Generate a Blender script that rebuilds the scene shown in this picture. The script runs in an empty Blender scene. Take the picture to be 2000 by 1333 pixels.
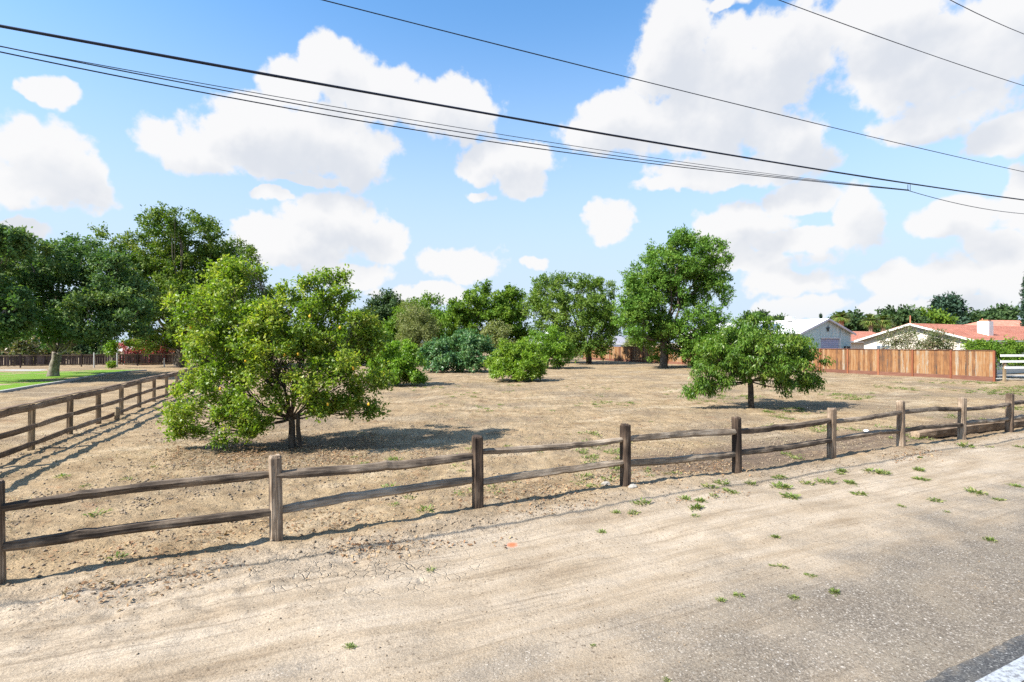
import bpy, math, random
import numpy as np
from mathutils import Vector, Matrix

# ------------------------------------------------------------------ camera, sky, sun, exposure
sc = bpy.context.scene
COL = sc.collection
CAMH, F, HZ = 2.6, 1000.0, 670.0          # camera height, focal length in photo pixels, horizon row
cam = bpy.data.cameras.new("camera")
cam.lens = 18.0; cam.sensor_width = 36.0; cam.clip_end = 6000.0; cam.clip_start = 0.05
cam.shift_y = (HZ - 666.5) / 2000.0
camo = bpy.data.objects.new("camera", cam); COL.objects.link(camo)
camo.location = (0, 0, CAMH); camo.rotation_euler = (math.radians(90), 0, 0)
sc.camera = camo

E1 = np.array([0.906, 0.424]); E2 = np.array([-0.424, 0.906])   # along the roadside fence, and square to it
SUN_EL = math.radians(43)
to_sun = Vector((-E1[0] * math.cos(SUN_EL), -E1[1] * math.cos(SUN_EL), math.sin(SUN_EL)))
to_sun = Matrix.Rotation(math.radians(2.5), 3, 'Z') @ to_sun
sl = bpy.data.lights.new("sun", 'SUN'); sl.energy = 5.0; sl.angle = math.radians(0.53); sl.color = (1.0, 0.95, 0.87)
so = bpy.data.objects.new("sun", sl); COL.objects.link(so)
so.rotation_euler = (-to_sun).to_track_quat('-Z', 'Y').to_euler(); so.location = (-30, -20, 40)

sc.view_settings.view_transform = 'Standard'; sc.view_settings.look = 'None'
sc.view_settings.gamma = 1.0; sc.view_settings.use_curve_mapping = False
sc.view_settings.exposure = 1.15
sc.cycles.max_bounces = 4; sc.cycles.diffuse_bounces = 2; sc.cycles.glossy_bounces = 2
sc.cycles.transmission_bounces = 2; sc.cycles.transparent_max_bounces = 4
sc.render.filter_size = 1.15
sc.cycles.caustics_reflective = False; sc.cycles.caustics_refractive = False
sc.cycles.use_denoising = False; sc.cycles.use_adaptive_sampling = True; sc.cycles.adaptive_threshold = 0.015


class NB:
    """small node-tree builder"""
    def __init__(s, tree): s.t = tree
    def n(s, typ, ins=None, **props):
        nd = s.t.nodes.new(typ)
        for k, v in props.items(): setattr(nd, k, v)
        for k, v in (ins or {}).items():
            sk = nd.inputs[k]
            if isinstance(v, bpy.types.NodeSocket): s.t.links.new(v, sk)
            else: sk.default_value = v
        return nd
    def m(s, op, a, b=0.0, c=0.0, clamp=False):
        return s.n('ShaderNodeMath', {0: a, 1: b, 2: c}, operation=op, use_clamp=clamp).outputs[0]
    def vm(s, op, a, b=(0, 0, 0), c=(0, 0, 0)):
        ins = {0: a, 1: b}
        if op == 'MULTIPLY_ADD': ins[2] = c
        nd = s.n('ShaderNodeVectorMath', ins, operation=op)
        return nd.outputs['Value'] if op in ('DOT_PRODUCT', 'LENGTH', 'DISTANCE') else nd.outputs[0]
    def mix(s, f, a, b, bt='MIX'):
        return s.n('ShaderNodeMix', {0: f, 6: a, 7: b}, data_type='RGBA', blend_type=bt).outputs[2]
    def ss(s, v, lo, hi, a=0.0, b=1.0):
        return s.n('ShaderNodeMapRange', {0: v, 1: lo, 2: hi, 3: a, 4: b}, interpolation_type='SMOOTHSTEP').outputs[0]
    def noise(s, vec, scale, detail=4, rough=0.55, out=0, dist=0.0):
        nd = s.n('ShaderNodeTexNoise', {'Vector': vec, 'Scale': scale, 'Detail': detail, 'Roughness': rough, 'Distortion': dist})
        return nd.outputs[out]
    def ramp(s, f, stops, interp='LINEAR'):
        nd = s.n('ShaderNodeValToRGB', {0: f}); cr = nd.color_ramp; cr.interpolation = interp
        while len(cr.elements) < len(stops): cr.elements.new(0.5)
        for e, (p, c) in zip(cr.elements, stops):
            e.position = p; e.color = (*c, 1.0) if len(c) == 3 else c
        return nd.outputs[0]


# clouds of the photograph as blobs in photo pixels (x, y, rx, ry)
CLOUDS = [(645,140,75,55),(555,160,65,52),(745,195,80,55),(885,215,100,55),(600,280,180,72),(395,290,110,48),(700,300,75,60),(500,245,100,55),
 (610,348,110,12),(105,195,55,26),(60,185,30,18),(85,300,110,65),(60,372,140,38),(160,350,45,45),
 (655,430,110,55),(560,472,140,38),(745,470,65,42),(540,385,50,14),(480,440,50,30),
 (1320,105,90,85),(1425,140,110,75),(1540,110,110,95),(1215,240,130,55),(1390,235,160,80),(1545,275,75,68),(1790,120,150,95),(1960,70,150,110),(1730,30,140,50),
 (1840,225,150,45),(1985,270,95,45),(1000,315,110,38),(1030,362,40,30),(945,378,45,14),(1420,330,170,28),(1320,365,90,18),
 (1190,440,48,42),(905,513,85,36),(1036,518,22,17),(690,535,75,30),(1660,425,72,70),(1570,475,130,28),(1440,440,85,48),(1545,385,70,28),
 (1860,440,105,40),(1985,400,50,60),(1960,490,80,35),(1540,555,100,30),(1735,548,80,35),(1850,548,85,45),(1960,555,70,45),(1560,600,90,22),(1720,600,90,22),(1880,600,120,20),(1430,510,60,30),
 (820,575,110,22),(60,440,60,18),(1425,15,45,14),(1475,520,120,20)]

w = bpy.data.worlds.new("World"); sc.world = w; w.use_nodes = True
w.cycles.sampling_method = 'MANUAL'; w.cycles.sample_map_resolution = 1024
wt = w.node_tree; wt.nodes.clear(); W = NB(wt)
sky = W.n('ShaderNodeTexSky', sky_type='NISHITA', sun_disc=False, sun_elevation=SUN_EL,
          sun_rotation=math.atan2(to_sun.x, to_sun.y), altitude=50.0, air_density=1.0, dust_density=0.55, ozone_density=2.2)
D = W.n('ShaderNodeTexCoord').outputs['Generated']
sx = W.n('ShaderNodeSeparateXYZ', {0: D})
az = W.m('ARCTAN2', sx.outputs[0], sx.outputs[1]); el = W.m('ARCSINE', sx.outputs[2])
v0 = W.n('ShaderNodeCombineXYZ', {0: az, 1: el}).outputs[0]
wn = W.noise(D, 8.0, 4, 0.6, out=1)
v1 = W.vm('MULTIPLY_ADD', W.vm('SUBTRACT', wn, (0.5, 0.5, 0.5)), (0.11, 0.085, 0.0), v0)
def cloud_group(blobs):
    grp = bpy.data.node_groups.new("cloud_field", 'ShaderNodeTree')
    grp.interface.new_socket("v", in_out='INPUT', socket_type='NodeSocketVector')
    grp.interface.new_socket("q", in_out='OUTPUT', socket_type='NodeSocketFloat')
    GB = NB(grp); gi = grp.nodes.new('NodeGroupInput'); go = grp.nodes.new('NodeGroupOutput')
    q = None
    for (x, y, rx, ry) in blobs:
        a = math.atan((x - 1000) / F); e = math.atan((HZ - y) / F * math.cos(a))
        sa = F / (rx * 1.03 * math.cos(a) ** 2); se = F / (ry * 1.03 * math.cos(a))
        p = GB.vm('MULTIPLY_ADD', gi.outputs[0], (sa, se, 0), (-a * sa, -e * se, 0))
        d2 = GB.vm('DOT_PRODUCT', p, p)
        q = d2 if q is None else GB.m('SMOOTH_MIN', q, d2, 0.35)
    grp.links.new(q, go.inputs[0])
    return grp
CG1 = cloud_group(CLOUDS); CG2 = cloud_group([c for c in CLOUDS if c[2] * c[3] > 3600])
def field(vec, grp):
    g = wt.nodes.new('ShaderNodeGroup'); g.node_tree = grp; wt.links.new(vec, g.inputs[0]); return g.outputs[0]
fbm = W.noise(D, 20.0, 6, 0.60)
bil = W.n('ShaderNodeSeparateColor', {0: wn}).outputs[2]
# cumulus all round the sky outside the framed part
gen = W.noise(W.vm('MULTIPLY', D, (1, 1, 2.2)), 3.1, 4, 0.55)
genf = W.m('MULTIPLY', W.m('SUBTRACT', gen, 0.57), 6.0)
outm = W.m('MAXIMUM', W.ss(W.m('ABSOLUTE', az), 0.82, 1.05), W.ss(el, 0.62, 0.8))
genq = W.m('ADD', genf, W.m('MULTIPLY', W.m('SUBTRACT', 1.0, outm), -6.0))
vor = W.n('ShaderNodeTexVoronoi', {'Vector': W.vm('MULTIPLY_ADD', wn, (0.05, 0.05, 0.05), D), 'Scale': 26.0, 'Detail': 1.5, 'Roughness': 0.55}, feature='F1', normalize=True).outputs['Distance']
puffs = W.m('SUBTRACT', 0.42, vor)
def dens(vec, noise_amt, puff_amt, grp):
    f = W.m('MAXIMUM', W.m('MAXIMUM', W.m('SUBTRACT', 1.0, field(vec, grp)), genq), -3.0)
    f = W.m('ADD', f, W.m('MULTIPLY', W.m('SUBTRACT', fbm, 0.5), noise_amt))
    return W.m('MULTIPLY_ADD', puffs, puff_amt, f)
f1 = dens(v1, 2.2, 1.1, CG1)
cov = W.ss(f1, -0.06, 0.50)
f2 = dens(W.vm('ADD', v1, (-0.02, 0.045, 0)), 0.9, -0.9, CG2)
shade = W.m('MULTIPLY', W.ss(f2, -0.15, 0.95), W.ss(bil, 0.25, 0.60, 0.35, 1.0))
skyc = W.mix(1.0, sky.outputs[0], (0.84, 1.27, 1.46, 1), 'MULTIPLY')
skyc = W.mix(W.ss(el, 0.62, 0.05, 0.0, 0.97), skyc, (3.25, 3.9, 4.7, 1))
CW = 4.65
ccol = W.mix(W.m('MULTIPLY', shade, 0.66), (CW, CW * 0.995, CW * 0.995, 1), (CW * 0.66, CW * 0.71, CW * 0.80, 1))
covm = W.m('MULTIPLY', cov, W.ss(el, -0.02, 0.09, 0.45, 0.97))
final = W.mix(covm, skyc, ccol)
bg = W.n('ShaderNodeBackground', {0: final, 1: 0.094})
wo = W.n('ShaderNodeOutputWorld'); wt.links.new(bg.outputs[0], wo.inputs[0])

# ------------------------------------------------------------------ helpers
random.seed(7)
def Gp(px, py):
    d = F * CAMH / (py - HZ); return np.array([(px - 1000) / F * d, d])
def P(px, py, d):
    return np.array([(px - 1000) / F * d, d, CAMH + (HZ - py) / F * d])
FP0 = Gp(540, 1058)                                   # reference point on the roadside fence
NR = np.array([0.424, -0.906])                        # from fence toward the road
def uw(x, y):
    return (x - FP0[0]) * E1[0] + (y - FP0[1]) * E1[1], (x - FP0[0]) * NR[0] + (y - FP0[1]) * NR[1]

def _hash(ix, iy, seed):
    h = (ix.astype(np.int64) * 374761393 + iy.astype(np.int64) * 668265263 + seed * 982451653) & 0xffffffff
    h = ((h ^ (h >> 13)) * 1274126177) & 0xffffffff
    return ((h ^ (h >> 16)) & 0xffff) / 65535.0
def vnoise(x, y, seed=0):
    ix, iy = np.floor(x), np.floor(y); fx, fy = x - ix, y - iy
    fx, fy = fx * fx * (3 - 2 * fx), fy * fy * (3 - 2 * fy)
    a, b = _hash(ix, iy, seed), _hash(ix + 1, iy, seed); c, d = _hash(ix, iy + 1, seed), _hash(ix + 1, iy + 1, seed)
    return (a + (b - a) * fx) * (1 - fy) + (c + (d - c) * fx) * fy
def fbmn(x, y, seed=0, oct=4):
    s = 0; a = 0.5
    for k in range(oct):
        s = s + a * (vnoise(x, y, seed + k) - 0.5); x = x * 2.03 + 5.1; y = y * 2.03 + 1.7; a *= 0.5
    return s
def sstep(x, a, b):
    t = np.clip((x - a) / (b - a), 0, 1); return t * t * (3 - 2 * t)
def H(x, y):
    x = np.asarray(x, float); y = np.asarray(y, float)
    u, ww = uw(x, y)
    amp = sstep(3.9 - ww, 0.0, 1.5) * (1 - sstep(y, 40, 70))
    h = 0.16 * fbmn(x * 0.35, y * 0.35, 3, 3) + 0.07 * fbmn(x * 1.6, y * 1.6, 11, 3)
    rough = sstep(1.5 + 1.3 * sstep(3.5 - u, 0, 4) - ww, 0, 1.6)                    # clods on the field side, smooth hard-pack by the road
    h = h + rough * 0.075 * fbmn(x * 5.5, y * 5.5, 23, 3) + rough * 0.085 * np.maximum(fbmn(x * 11, y * 11, 31, 2) - 0.03, 0)
    berm = 0.05 * np.exp(-((ww - 0.25) / 0.35) ** 2) * np.clip(fbmn(u * 0.5, ww * 0, 41, 2) + 0.5, 0, 1)
    h = h + berm
    return h * amp - 0.035 * sstep(ww, 4.3, 5.0) * (1 - sstep(y, 60, 90))
def Hs(x, y): return float(H(np.array([x]), np.array([y]))[0])

def mesh_obj(name, verts, faces, mat=None, parent=None, smooth=False, loc=(0, 0, 0)):
    me = bpy.data.meshes.new(name); me.from_pydata([tuple(map(float, v)) for v in verts], [], faces)
    if smooth: me.shade_smooth()
    me.update()
    if mat: me.materials.append(mat)
    o = bpy.data.objects.new(name, me); COL.objects.link(o); o.location = loc
    if parent: o.parent = parent
    return o
def quads_mesh(name, V, Q, mat, attrs=None, smooth=False):
    """V (n,3), Q (m,k) faces with k corners, fast"""
    me = bpy.data.meshes.new(name); m, k = Q.shape
    me.vertices.add(len(V)); me.vertices.foreach_set('co', np.ascontiguousarray(V, np.float32).ravel())
    me.loops.add(m * k); me.loops.foreach_set('vertex_index', np.ascontiguousarray(Q, np.int32).ravel())
    me.polygons.add(m); me.polygons.foreach_set('loop_start', np.arange(0, m * k, k, dtype=np.int32))
    me.polygons.foreach_set('loop_total', np.full(m, k, np.int32))
    me.update(calc_edges=True)
    if smooth: me.shade_smooth()
    for nm, arr in (attrs or {}).items():
        at = me.attributes.new(nm, 'FLOAT', 'FACE'); at.data.foreach_set('value', np.ascontiguousarray(arr, np.float32))
    me.materials.append(mat); return me
def link(name, me, parent=None, loc=(0, 0, 0)):
    o = bpy.data.objects.new(name, me); COL.objects.link(o); o.location = loc
    if parent: o.parent = parent
    return o
def tag(o, label, cat, group=None, kind=None):
    o['label'] = label
    if cat: o['category'] = cat
    if group: o['group'] = group
    if kind: o['kind'] = kind
    return o
def thing(name, label, cat, loc=(0, 0, 0), rz=0.0, group=None):
    o = bpy.data.objects.new(name, None); COL.objects.link(o); o.location = loc; o.rotation_euler = (0, 0, rz)
    o.empty_display_size = 0.3
    return tag(o, label, cat, group)
def struct(o): o['kind'] = 'structure'; return o
BOXF = [(0, 3, 2, 1), (4, 5, 6, 7), (0, 1, 5, 4), (1, 2, 6, 5), (2, 3, 7, 6), (3, 0, 4, 7)]
def boxv(x0, x1, y0, y1, z0, z1):
    return [(x0, y0, z0), (x1, y0, z0), (x1, y1, z0), (x0, y1, z0), (x0, y0, z1), (x1, y0, z1), (x1, y1, z1), (x0, y1, z1)]
def box(name, x0, x1, y0, y1, z0, z1, mat, parent=None):
    return mesh_obj(name, boxv(x0, x1, y0, y1, z0, z1), BOXF, mat, parent)
def prism(name, poly, axis_from, axis_to, mat, parent=None):
    """poly in (y,z) extruded along x"""
    n = len(poly); V = [(axis_from, a, b) for a, b in poly] + [(axis_to, a, b) for a, b in poly]
    Fc = [tuple(range(n))[::-1], tuple(range(n, 2 * n))] + [(i, (i + 1) % n, n + (i + 1) % n, n + i) for i in range(n)]
    return mesh_obj(name, V, Fc, mat, parent)

# ------------------------------------------------------------------ materials
def newmat(name):
    m = bpy.data.materials.new(name); m.use_nodes = True; t = m.node_tree; t.nodes.clear()
    b = NB(t); out = b.n('ShaderNodeOutputMaterial'); return m, b, out
def finish(b, out, col, rough=0.8, spec=0.3, bump=None, metal=0.0, bstr=0.5, bdist=0.02):
    p = b.n('ShaderNodeBsdfPrincipled', {'Base Color': col, 'Roughness': rough, 'Metallic': metal, 'Specular IOR Level': spec})
    if bump is not None:
        bn = b.n('ShaderNodeBump', {'Strength': bstr, 'Distance': bdist, 'Height': bump}); b.t.links.new(bn.outputs[0], p.inputs['Normal'])
    b.t.links.new(p.outputs[0], out.inputs[0]); return p
def leaf_mat(name, c0, c1, c2, trans=0.35, rough=0.42, spec=0.35):
    m, b, out = newmat(name)
    a = b.n('ShaderNodeAttribute', attribute_name='var').outputs['Fac']
    col = b.ramp(a, [(0.0, c0), (0.5, c1), (1.0, c2)])
    p = b.n('ShaderNodeBsdfPrincipled', {'Base Color': col, 'Roughness': rough, 'Specular IOR Level': spec})
    tcol = b.mix(1.0, col, (1.35, 1.5, 0.55, 1), 'MULTIPLY')
    tr = b.n('ShaderNodeBsdfTranslucent', {0: tcol})
    mx = b.n('ShaderNodeMixShader', {0: trans, 1: p.outputs[0], 2: tr.outputs[0]})
    b.t.links.new(mx.outputs[0], out.inputs[0]); return m
def flat_mat(name, col, rough=0.7, spec=0.3, metal=0.0, var=0.12, scale=3.0):
    m, b, out = newmat(name)
    oc = b.n('ShaderNodeTexCoord').outputs['Object']
    n = b.noise(oc, scale, 6, 0.6)
    f = b.ss(n, 0.3, 0.7, 1 - var, 1 + var)
    c = b.mix(1.0, (*col, 1), b.n('ShaderNodeCombineColor', {0: f, 1: f, 2: f}).outputs[0], 'MULTIPLY')
    finish(b, out, c, rough, spec, n, metal, 0.15, 0.01); return m
def wood_mat(name, stops, axis, grain=(3.0, 38.0), spread=0.75, bstr=0.8, bdist=0.012, rough=0.85, rnd=0.5):
    """weathered timber, grain along a local axis; colour differs from piece to piece"""
    m, b, out = newmat(name)
    oc = b.n('ShaderNodeTexCoord').outputs['Object']
    oi = b.n('ShaderNodeObjectInfo').outputs['Random']
    off = b.vm('MULTIPLY', b.n('ShaderNodeCombineXYZ', {0: oi, 1: oi, 2: oi}).outputs[0], (37.0, 19.0, 53.0))
    sc_ = [grain[1]] * 3; sc_[axis] = grain[0]
    v = b.vm('MULTIPLY', b.vm('ADD', oc, off), tuple(sc_))
    g = b.noise(v, 1.0, 6, 0.62, dist=0.6)
    big = b.noise(b.vm('ADD', oc, off), 2.2, 4, 0.55)
    f = b.m('ADD', b.m('MULTIPLY', b.m('SUBTRACT', g, 0.5), 1.5), b.m('ADD', b.m('MULTIPLY', b.m('SUBTRACT', big, 0.5), spread * 2), 0.5))
    f = b.m('ADD', f, b.m('MULTIPLY', b.m('SUBTRACT', oi, 0.5), rnd), clamp=True)
    col = b.ramp(f, stops)
    finish(b, out, col, rough, 0.25, g, 0.0, bstr, bdist); return m

M_rail = wood_mat('weathered_rail_wood', [(0.0, (0.03141, 0.02262, 0.01688)), (0.35, (0.1071, 0.07983, 0.05789)), (0.65, (0.2213, 0.1704, 0.123)), (1.0, (0.3855, 0.3127, 0.2352))], 0)
M_post = wood_mat('weathered_post_wood', [(0.0, (0.02635, 0.01721, 0.01228)), (0.4, (0.09882, 0.06764, 0.04687)), (0.7, (0.2108, 0.1537, 0.106)), (1.0, (0.3953, 0.3074, 0.2232))], 2, grain=(2.0, 45.0))
M_board = wood_mat('brown_board_wood', [(0.0, (0.081, 0.05292, 0.036)), (0.4, (0.1688, 0.1134, 0.07425)), (0.7, (0.243, 0.1701, 0.1125)), (1.0, (0.351, 0.2583, 0.18))], 0, grain=(2.0, 30.0), bstr=0.4)
M_bpost = wood_mat('brown_square_post_wood', [(0.0, (0.0945, 0.063, 0.03938)), (0.5, (0.216, 0.1575, 0.09567)), (1.0, (0.3375, 0.2646, 0.1688))], 2, grain=(2.0, 30.0), bstr=0.4)
M_cedar = wood_mat('cedar_fence_board', [(0.0, (0.07031, 0.04856, 0.03573)), (0.25, (0.1617, 0.0747, 0.03334)), (0.5, (0.2391, 0.1158, 0.04763)), (0.75, (0.2812, 0.1681, 0.08335)), (0.9, (0.2391, 0.1867, 0.1389)), (1.0, (0.3094, 0.2615, 0.2024))], 2, grain=(1.2, 16.0), spread=0.25, bstr=0.25, rnd=0.72)
M_cedarpost = wood_mat('cedar_fence_post', [(0.0, (0.117, 0.0405, 0.0225)), (0.5, (0.225, 0.0765, 0.036)), (1.0, (0.306, 0.126, 0.063))], 2, grain=(1.2, 16.0), spread=0.3, bstr=0.25)
M_kick = wood_mat('cedar_kickboard', [(0.0, (0.09, 0.0405, 0.027)), (0.5, (0.153, 0.0675, 0.045)), (1.0, (0.216, 0.108, 0.072))], 0, grain=(1.2, 16.0), spread=0.3, bstr=0.25)
M_dark = wood_mat('old_dark_fence_board', [(0.0, (0.0315, 0.0225, 0.0216)), (0.5, (0.0675, 0.0468, 0.0432)), (1.0, (0.126, 0.0945, 0.0855))], 2, grain=(1.2, 16.0), spread=0.3, bstr=0.3, rnd=0.8)
M_log = wood_mat('bare_log_wood', [(0.0, (0.099, 0.0675, 0.045)), (0.4, (0.216, 0.153, 0.1035)), (0.7, (0.324, 0.243, 0.1665)), (1.0, (0.414, 0.324, 0.234))], 0, grain=(2.5, 14.0), bstr=0.8, bdist=0.03)
M_bark = wood_mat('tree_bark', [(0.0, (0.03, 0.024, 0.02)), (0.5, (0.085, 0.068, 0.052)), (1.0, (0.17, 0.14, 0.11))], 2, grain=(5.0, 16.0), bstr=0.9, bdist=0.04)
M_barkpale = wood_mat('pale_tree_bark', [(0.0, (0.12, 0.10, 0.08)), (0.5, (0.27, 0.235, 0.19)), (1.0, (0.42, 0.38, 0.32))], 2, grain=(4.0, 10.0), bstr=0.7, bdist=0.03)
M_white = flat_mat('white_vinyl', (0.736, 0.736, 0.7268), 0.4, var=0.05)
M_plaster = flat_mat('cream_plaster', (0.6072, 0.5612, 0.4876), 0.9, var=0.06, scale=1.5)
M_trim = flat_mat('white_trim_paint', (0.6808, 0.6716, 0.644), 0.6, var=0.05)
M_soffit = flat_mat('tan_soffit_paint', (0.34, 0.30, 0.25), 0.8, var=0.08)
M_chimney = flat_mat('white_painted_masonry', (0.6992, 0.6716, 0.644), 0.85, var=0.06)
M_terracotta = flat_mat('terracotta', (0.42, 0.17, 0.10), 0.8, var=0.15)
M_glass = flat_mat('window_glass', (0.10, 0.13, 0.17), 0.08, 0.6, var=0.1)
M_cable = flat_mat('black_cable_sheath', (0.016, 0.022, 0.04), 0.5, var=0.1)
M_pipe = flat_mat('galvanised_pipe', (0.55, 0.55, 0.54), 0.45, metal=0.4, var=0.1)
M_metalroof = flat_mat('white_metal_roof', (0.7176, 0.7268, 0.736), 0.5, var=0.04, scale=0.6)
M_grime = flat_mat('dark_metal', (0.05, 0.055, 0.06), 0.5, var=0.2)
M_conc = flat_mat('pale_concrete', (0.33, 0.32, 0.30), 0.9, var=0.12, scale=0.8)
M_rock = flat_mat('pale_rock', (0.3, 0.2775, 0.2475), 0.9, var=0.15, scale=18)
M_greyroof = flat_mat('grey_shingle_roof', (0.24, 0.24, 0.27), 0.9, var=0.15, scale=5)
M_bluewall = flat_mat('pale_blue_siding', (0.46, 0.552, 0.5888), 0.8, var=0.05)
M_tank = flat_mat('silver_tank_metal', (0.42, 0.45, 0.50), 0.4, metal=0.5, var=0.08)
M_lemon = flat_mat('lemon_rind', (0.72, 0.42, 0.03), 0.45, var=0.1, scale=20)
M_whitepaper = flat_mat('white_litter', (0.75, 0.75, 0.74), 0.7, var=0.05)

def tile_mat():
    m, b, out = newmat('red_clay_roof_tile')
    oc = b.n('ShaderNodeTexCoord').outputs['Object']; s = b.n('ShaderNodeSeparateXYZ', {0: oc})
    n1 = b.noise(b.vm('MULTIPLY', oc, (3.3, 2.7, 1.0)), 1.0, 5, 0.65); n2 = b.noise(oc, 0.7, 3)
    f = b.m('ADD', b.m('MULTIPLY', n1, 0.7), b.m('MULTIPLY', n2, 0.3))
    col = b.ramp(f, [(0.3, (0.336, 0.1148, 0.0725)), (0.5, (0.4704, 0.1958, 0.1305)), (0.7, (0.56, 0.297, 0.2175))])
    wv = b.m('SINE', b.m('MULTIPLY', s.outputs[0], 21.0))
    finish(b, out, col, 0.85, 0.25, wv, 0, 0.6, 0.03); return m
M_tile = tile_mat()
def corr_mat():
    m, b, out = newmat('corrugated_teal_steel')
    oc = b.n('ShaderNodeTexCoord').outputs['Object']
    n = b.noise(b.vm('MULTIPLY', oc, (5.0, 5.0, 0.4)), 1.0, 4, 0.6)
    col = b.ramp(n, [(0.3, (0.34, 0.47, 0.46)), (0.55, (0.47, 0.59, 0.57)), (0.75, (0.60, 0.68, 0.64))])
    finish(b, out, col, 0.5, 0.4); return m
M_corr = corr_mat()
M_door = flat_mat('lavender_roller_door', (0.3864, 0.4048, 0.5336), 0.5, var=0.05)

# ------------------------------------------------------------------ ground
def ground_mat():
    m, b, out = newmat('dry_dirt')
    pos = b.n('ShaderNodeNewGeometry').outputs['Position']
    u = b.vm('DOT_PRODUCT', b.vm('SUBTRACT', pos, (FP0[0], FP0[1], 0)), (E1[0], E1[1], 0))
    ww = b.vm('DOT_PRODUCT', b.vm('SUBTRACT', pos, (FP0[0], FP0[1], 0)), (NR[0], NR[1], 0))
    uvv = b.n('ShaderNodeCombineXYZ', {0: u, 1: ww}).outputs[0]
    big = b.noise(pos, 0.22, 4, 0.55); mid = b.noise(pos, 1.3, 5, 0.6); fine = b.noise(pos, 9.0, 6, 0.65); grit = b.noise(pos, 60.0, 3, 0.7)
    streak = b.noise(b.vm('MULTIPLY', uvv, (0.55, 3.2, 1)), 1.0, 5, 0.6)
    # field soil
    soil = b.ramp(mid, [(0.30, (0.1719, 0.1151, 0.0645)), (0.46, (0.2669, 0.1918, 0.1119)), (0.60, (0.3262, 0.2412, 0.1471)), (0.78, (0.415, 0.3233, 0.2134))])
    greyp = b.ss(big, 0.46, 0.62)
    soil = b.mix(b.m('MULTIPLY', greyp, 0.75), soil, b.ramp(fine, [(0.3, (0.1159, 0.08549, 0.05904)), (0.55, (0.2016, 0.1562, 0.1066)), (0.8, (0.3125, 0.2556, 0.1845))]))
    st2 = b.noise(b.vm('MULTIPLY', uvv, (0.22, 0.75, 1)), 1.0, 6, 0.65)
    soil = b.mix(b.ss(st2, 0.52, 0.68, 0.0, 0.75), soil, (0.39, 0.31, 0.21, 1))
    soil = b.mix(b.ss(st2, 0.44, 0.32, 0.0, 0.5), soil, (0.155, 0.115, 0.075, 1))
    # rusty leaf-stained patches
    rust = b.m('MULTIPLY', b.ss(b.noise(pos, 0.8, 4, 0.6), 0.58, 0.70), b.ss(fine, 0.42, 0.6))
    soil = b.mix(b.m('MULTIPLY', rust, 0.55), soil, (0.25, 0.125, 0.06, 1))
    # mulch strip just inside the fence on the right
    strip = b.m('MULTIPLY', b.ss(b.m('ADD', ww, b.m('MULTIPLY', mid, 1.2)), -1.9, -0.9), b.ss(b.m('SUBTRACT', 0.0, ww), -0.05, 0.4))
    strip = b.m('MULTIPLY', strip, b.ss(u, 5.0, 8.0))
    soil = b.mix(b.m('MULTIPLY', strip, b.ss(fine, 0.35, 0.6, 0.35, 0.85)), soil, (0.10, 0.07, 0.055, 1))
    # dull green tinge where tiny weeds sprout
    gr = b.m('MULTIPLY', b.ss(b.noise(pos, 0.55, 5, 0.65), 0.56, 0.68), b.ss(fine, 0.5, 0.62))
    gr = b.m('MULTIPLY', gr, b.ss(u, 3.0, 9.0, 0.2, 1.0))
    soil = b.mix(b.m('MULTIPLY', gr, 0.55), soil, (0.12, 0.135, 0.045, 1))
    # roadside hard-pack
    sand = b.ramp(streak, [(0.26, (0.2173, 0.1611, 0.1061)), (0.44, (0.3096, 0.2444, 0.1736)), (0.6, (0.3639, 0.2964, 0.2218)), (0.8, (0.4074, 0.3431, 0.2652))])
    sand = b.mix(b.ss(mid, 0.55, 0.75, 0.0, 0.35), sand, (0.185, 0.135, 0.09, 1))
    tyre = b.noise(b.vm('MULTIPLY', uvv, (0.35, 16.0, 1)), 1.0, 4, 0.6)
    sand = b.mix(b.m('MULTIPLY', b.ss(tyre, 0.52, 0.66), b.ss(big, 0.40, 0.55, 0.25, 0.6)), sand, (0.175, 0.135, 0.095, 1))
    edge = b.ss(b.m('ADD', ww, b.m('MULTIPLY', b.m('SUBTRACT', mid, 0.5), 1.1)), -0.15, 0.65)
    col = b.mix(edge, soil, sand)
    # grey gravel toward the road
    gm = b.m('ADD', b.m('ADD', ww, b.m('MULTIPLY', u, 0.085)), b.m('ADD', b.m('MULTIPLY', b.m('SUBTRACT', b.noise(pos, 0.9, 5, 0.6), 0.5), 5.2), b.m('MULTIPLY', b.m('SUBTRACT', streak, 0.5), 1.6)))
    gmask = b.ss(gm, 2.9, 5.3)
    vor = b.n('ShaderNodeTexVoronoi', {'Vector': pos, 'Scale': 75.0}, feature='F1')
    chip = b.n('ShaderNodeSeparateColor', {0: vor.outputs['Color']}).outputs[0]
    gcol = b.ramp(chip, [(0.0, (0.07188, 0.06007, 0.04901)), (0.35, (0.1318, 0.1111, 0.08959)), (0.75, (0.1797, 0.1525, 0.1239)), (0.93, (0.2476, 0.2163, 0.1785)), (1.0, (0.4792, 0.4356, 0.3851))])
    gcol = b.mix(b.ss(mid, 0.40, 0.70, 0.05, 0.5), gcol, (0.24, 0.203, 0.155, 1))
    col = b.mix(b.m('MULTIPLY', gmask, 0.9), col, gcol)
    # speckle of dark grit
    v2 = b.n('ShaderNodeTexVoronoi', {'Vector': pos, 'Scale': 17.0, 'Randomness': 1.0}, feature='F1')
    v3 = b.n('ShaderNodeTexVoronoi', {'Vector': b.vm('ADD', pos, (3.3, 1.7, 0)), 'Scale': 41.0, 'Randomness': 1.0}, feature='F1')
    dots = b.m('MULTIPLY', b.ss(v2.outputs['Distance'], 0.16, 0.24, 1.0, 0.0), b.ss(mid, 0.42, 0.6))
    col = b.mix(b.m('MULTIPLY', dots, 0.6), col, (0.08, 0.055, 0.036, 1))
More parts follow.
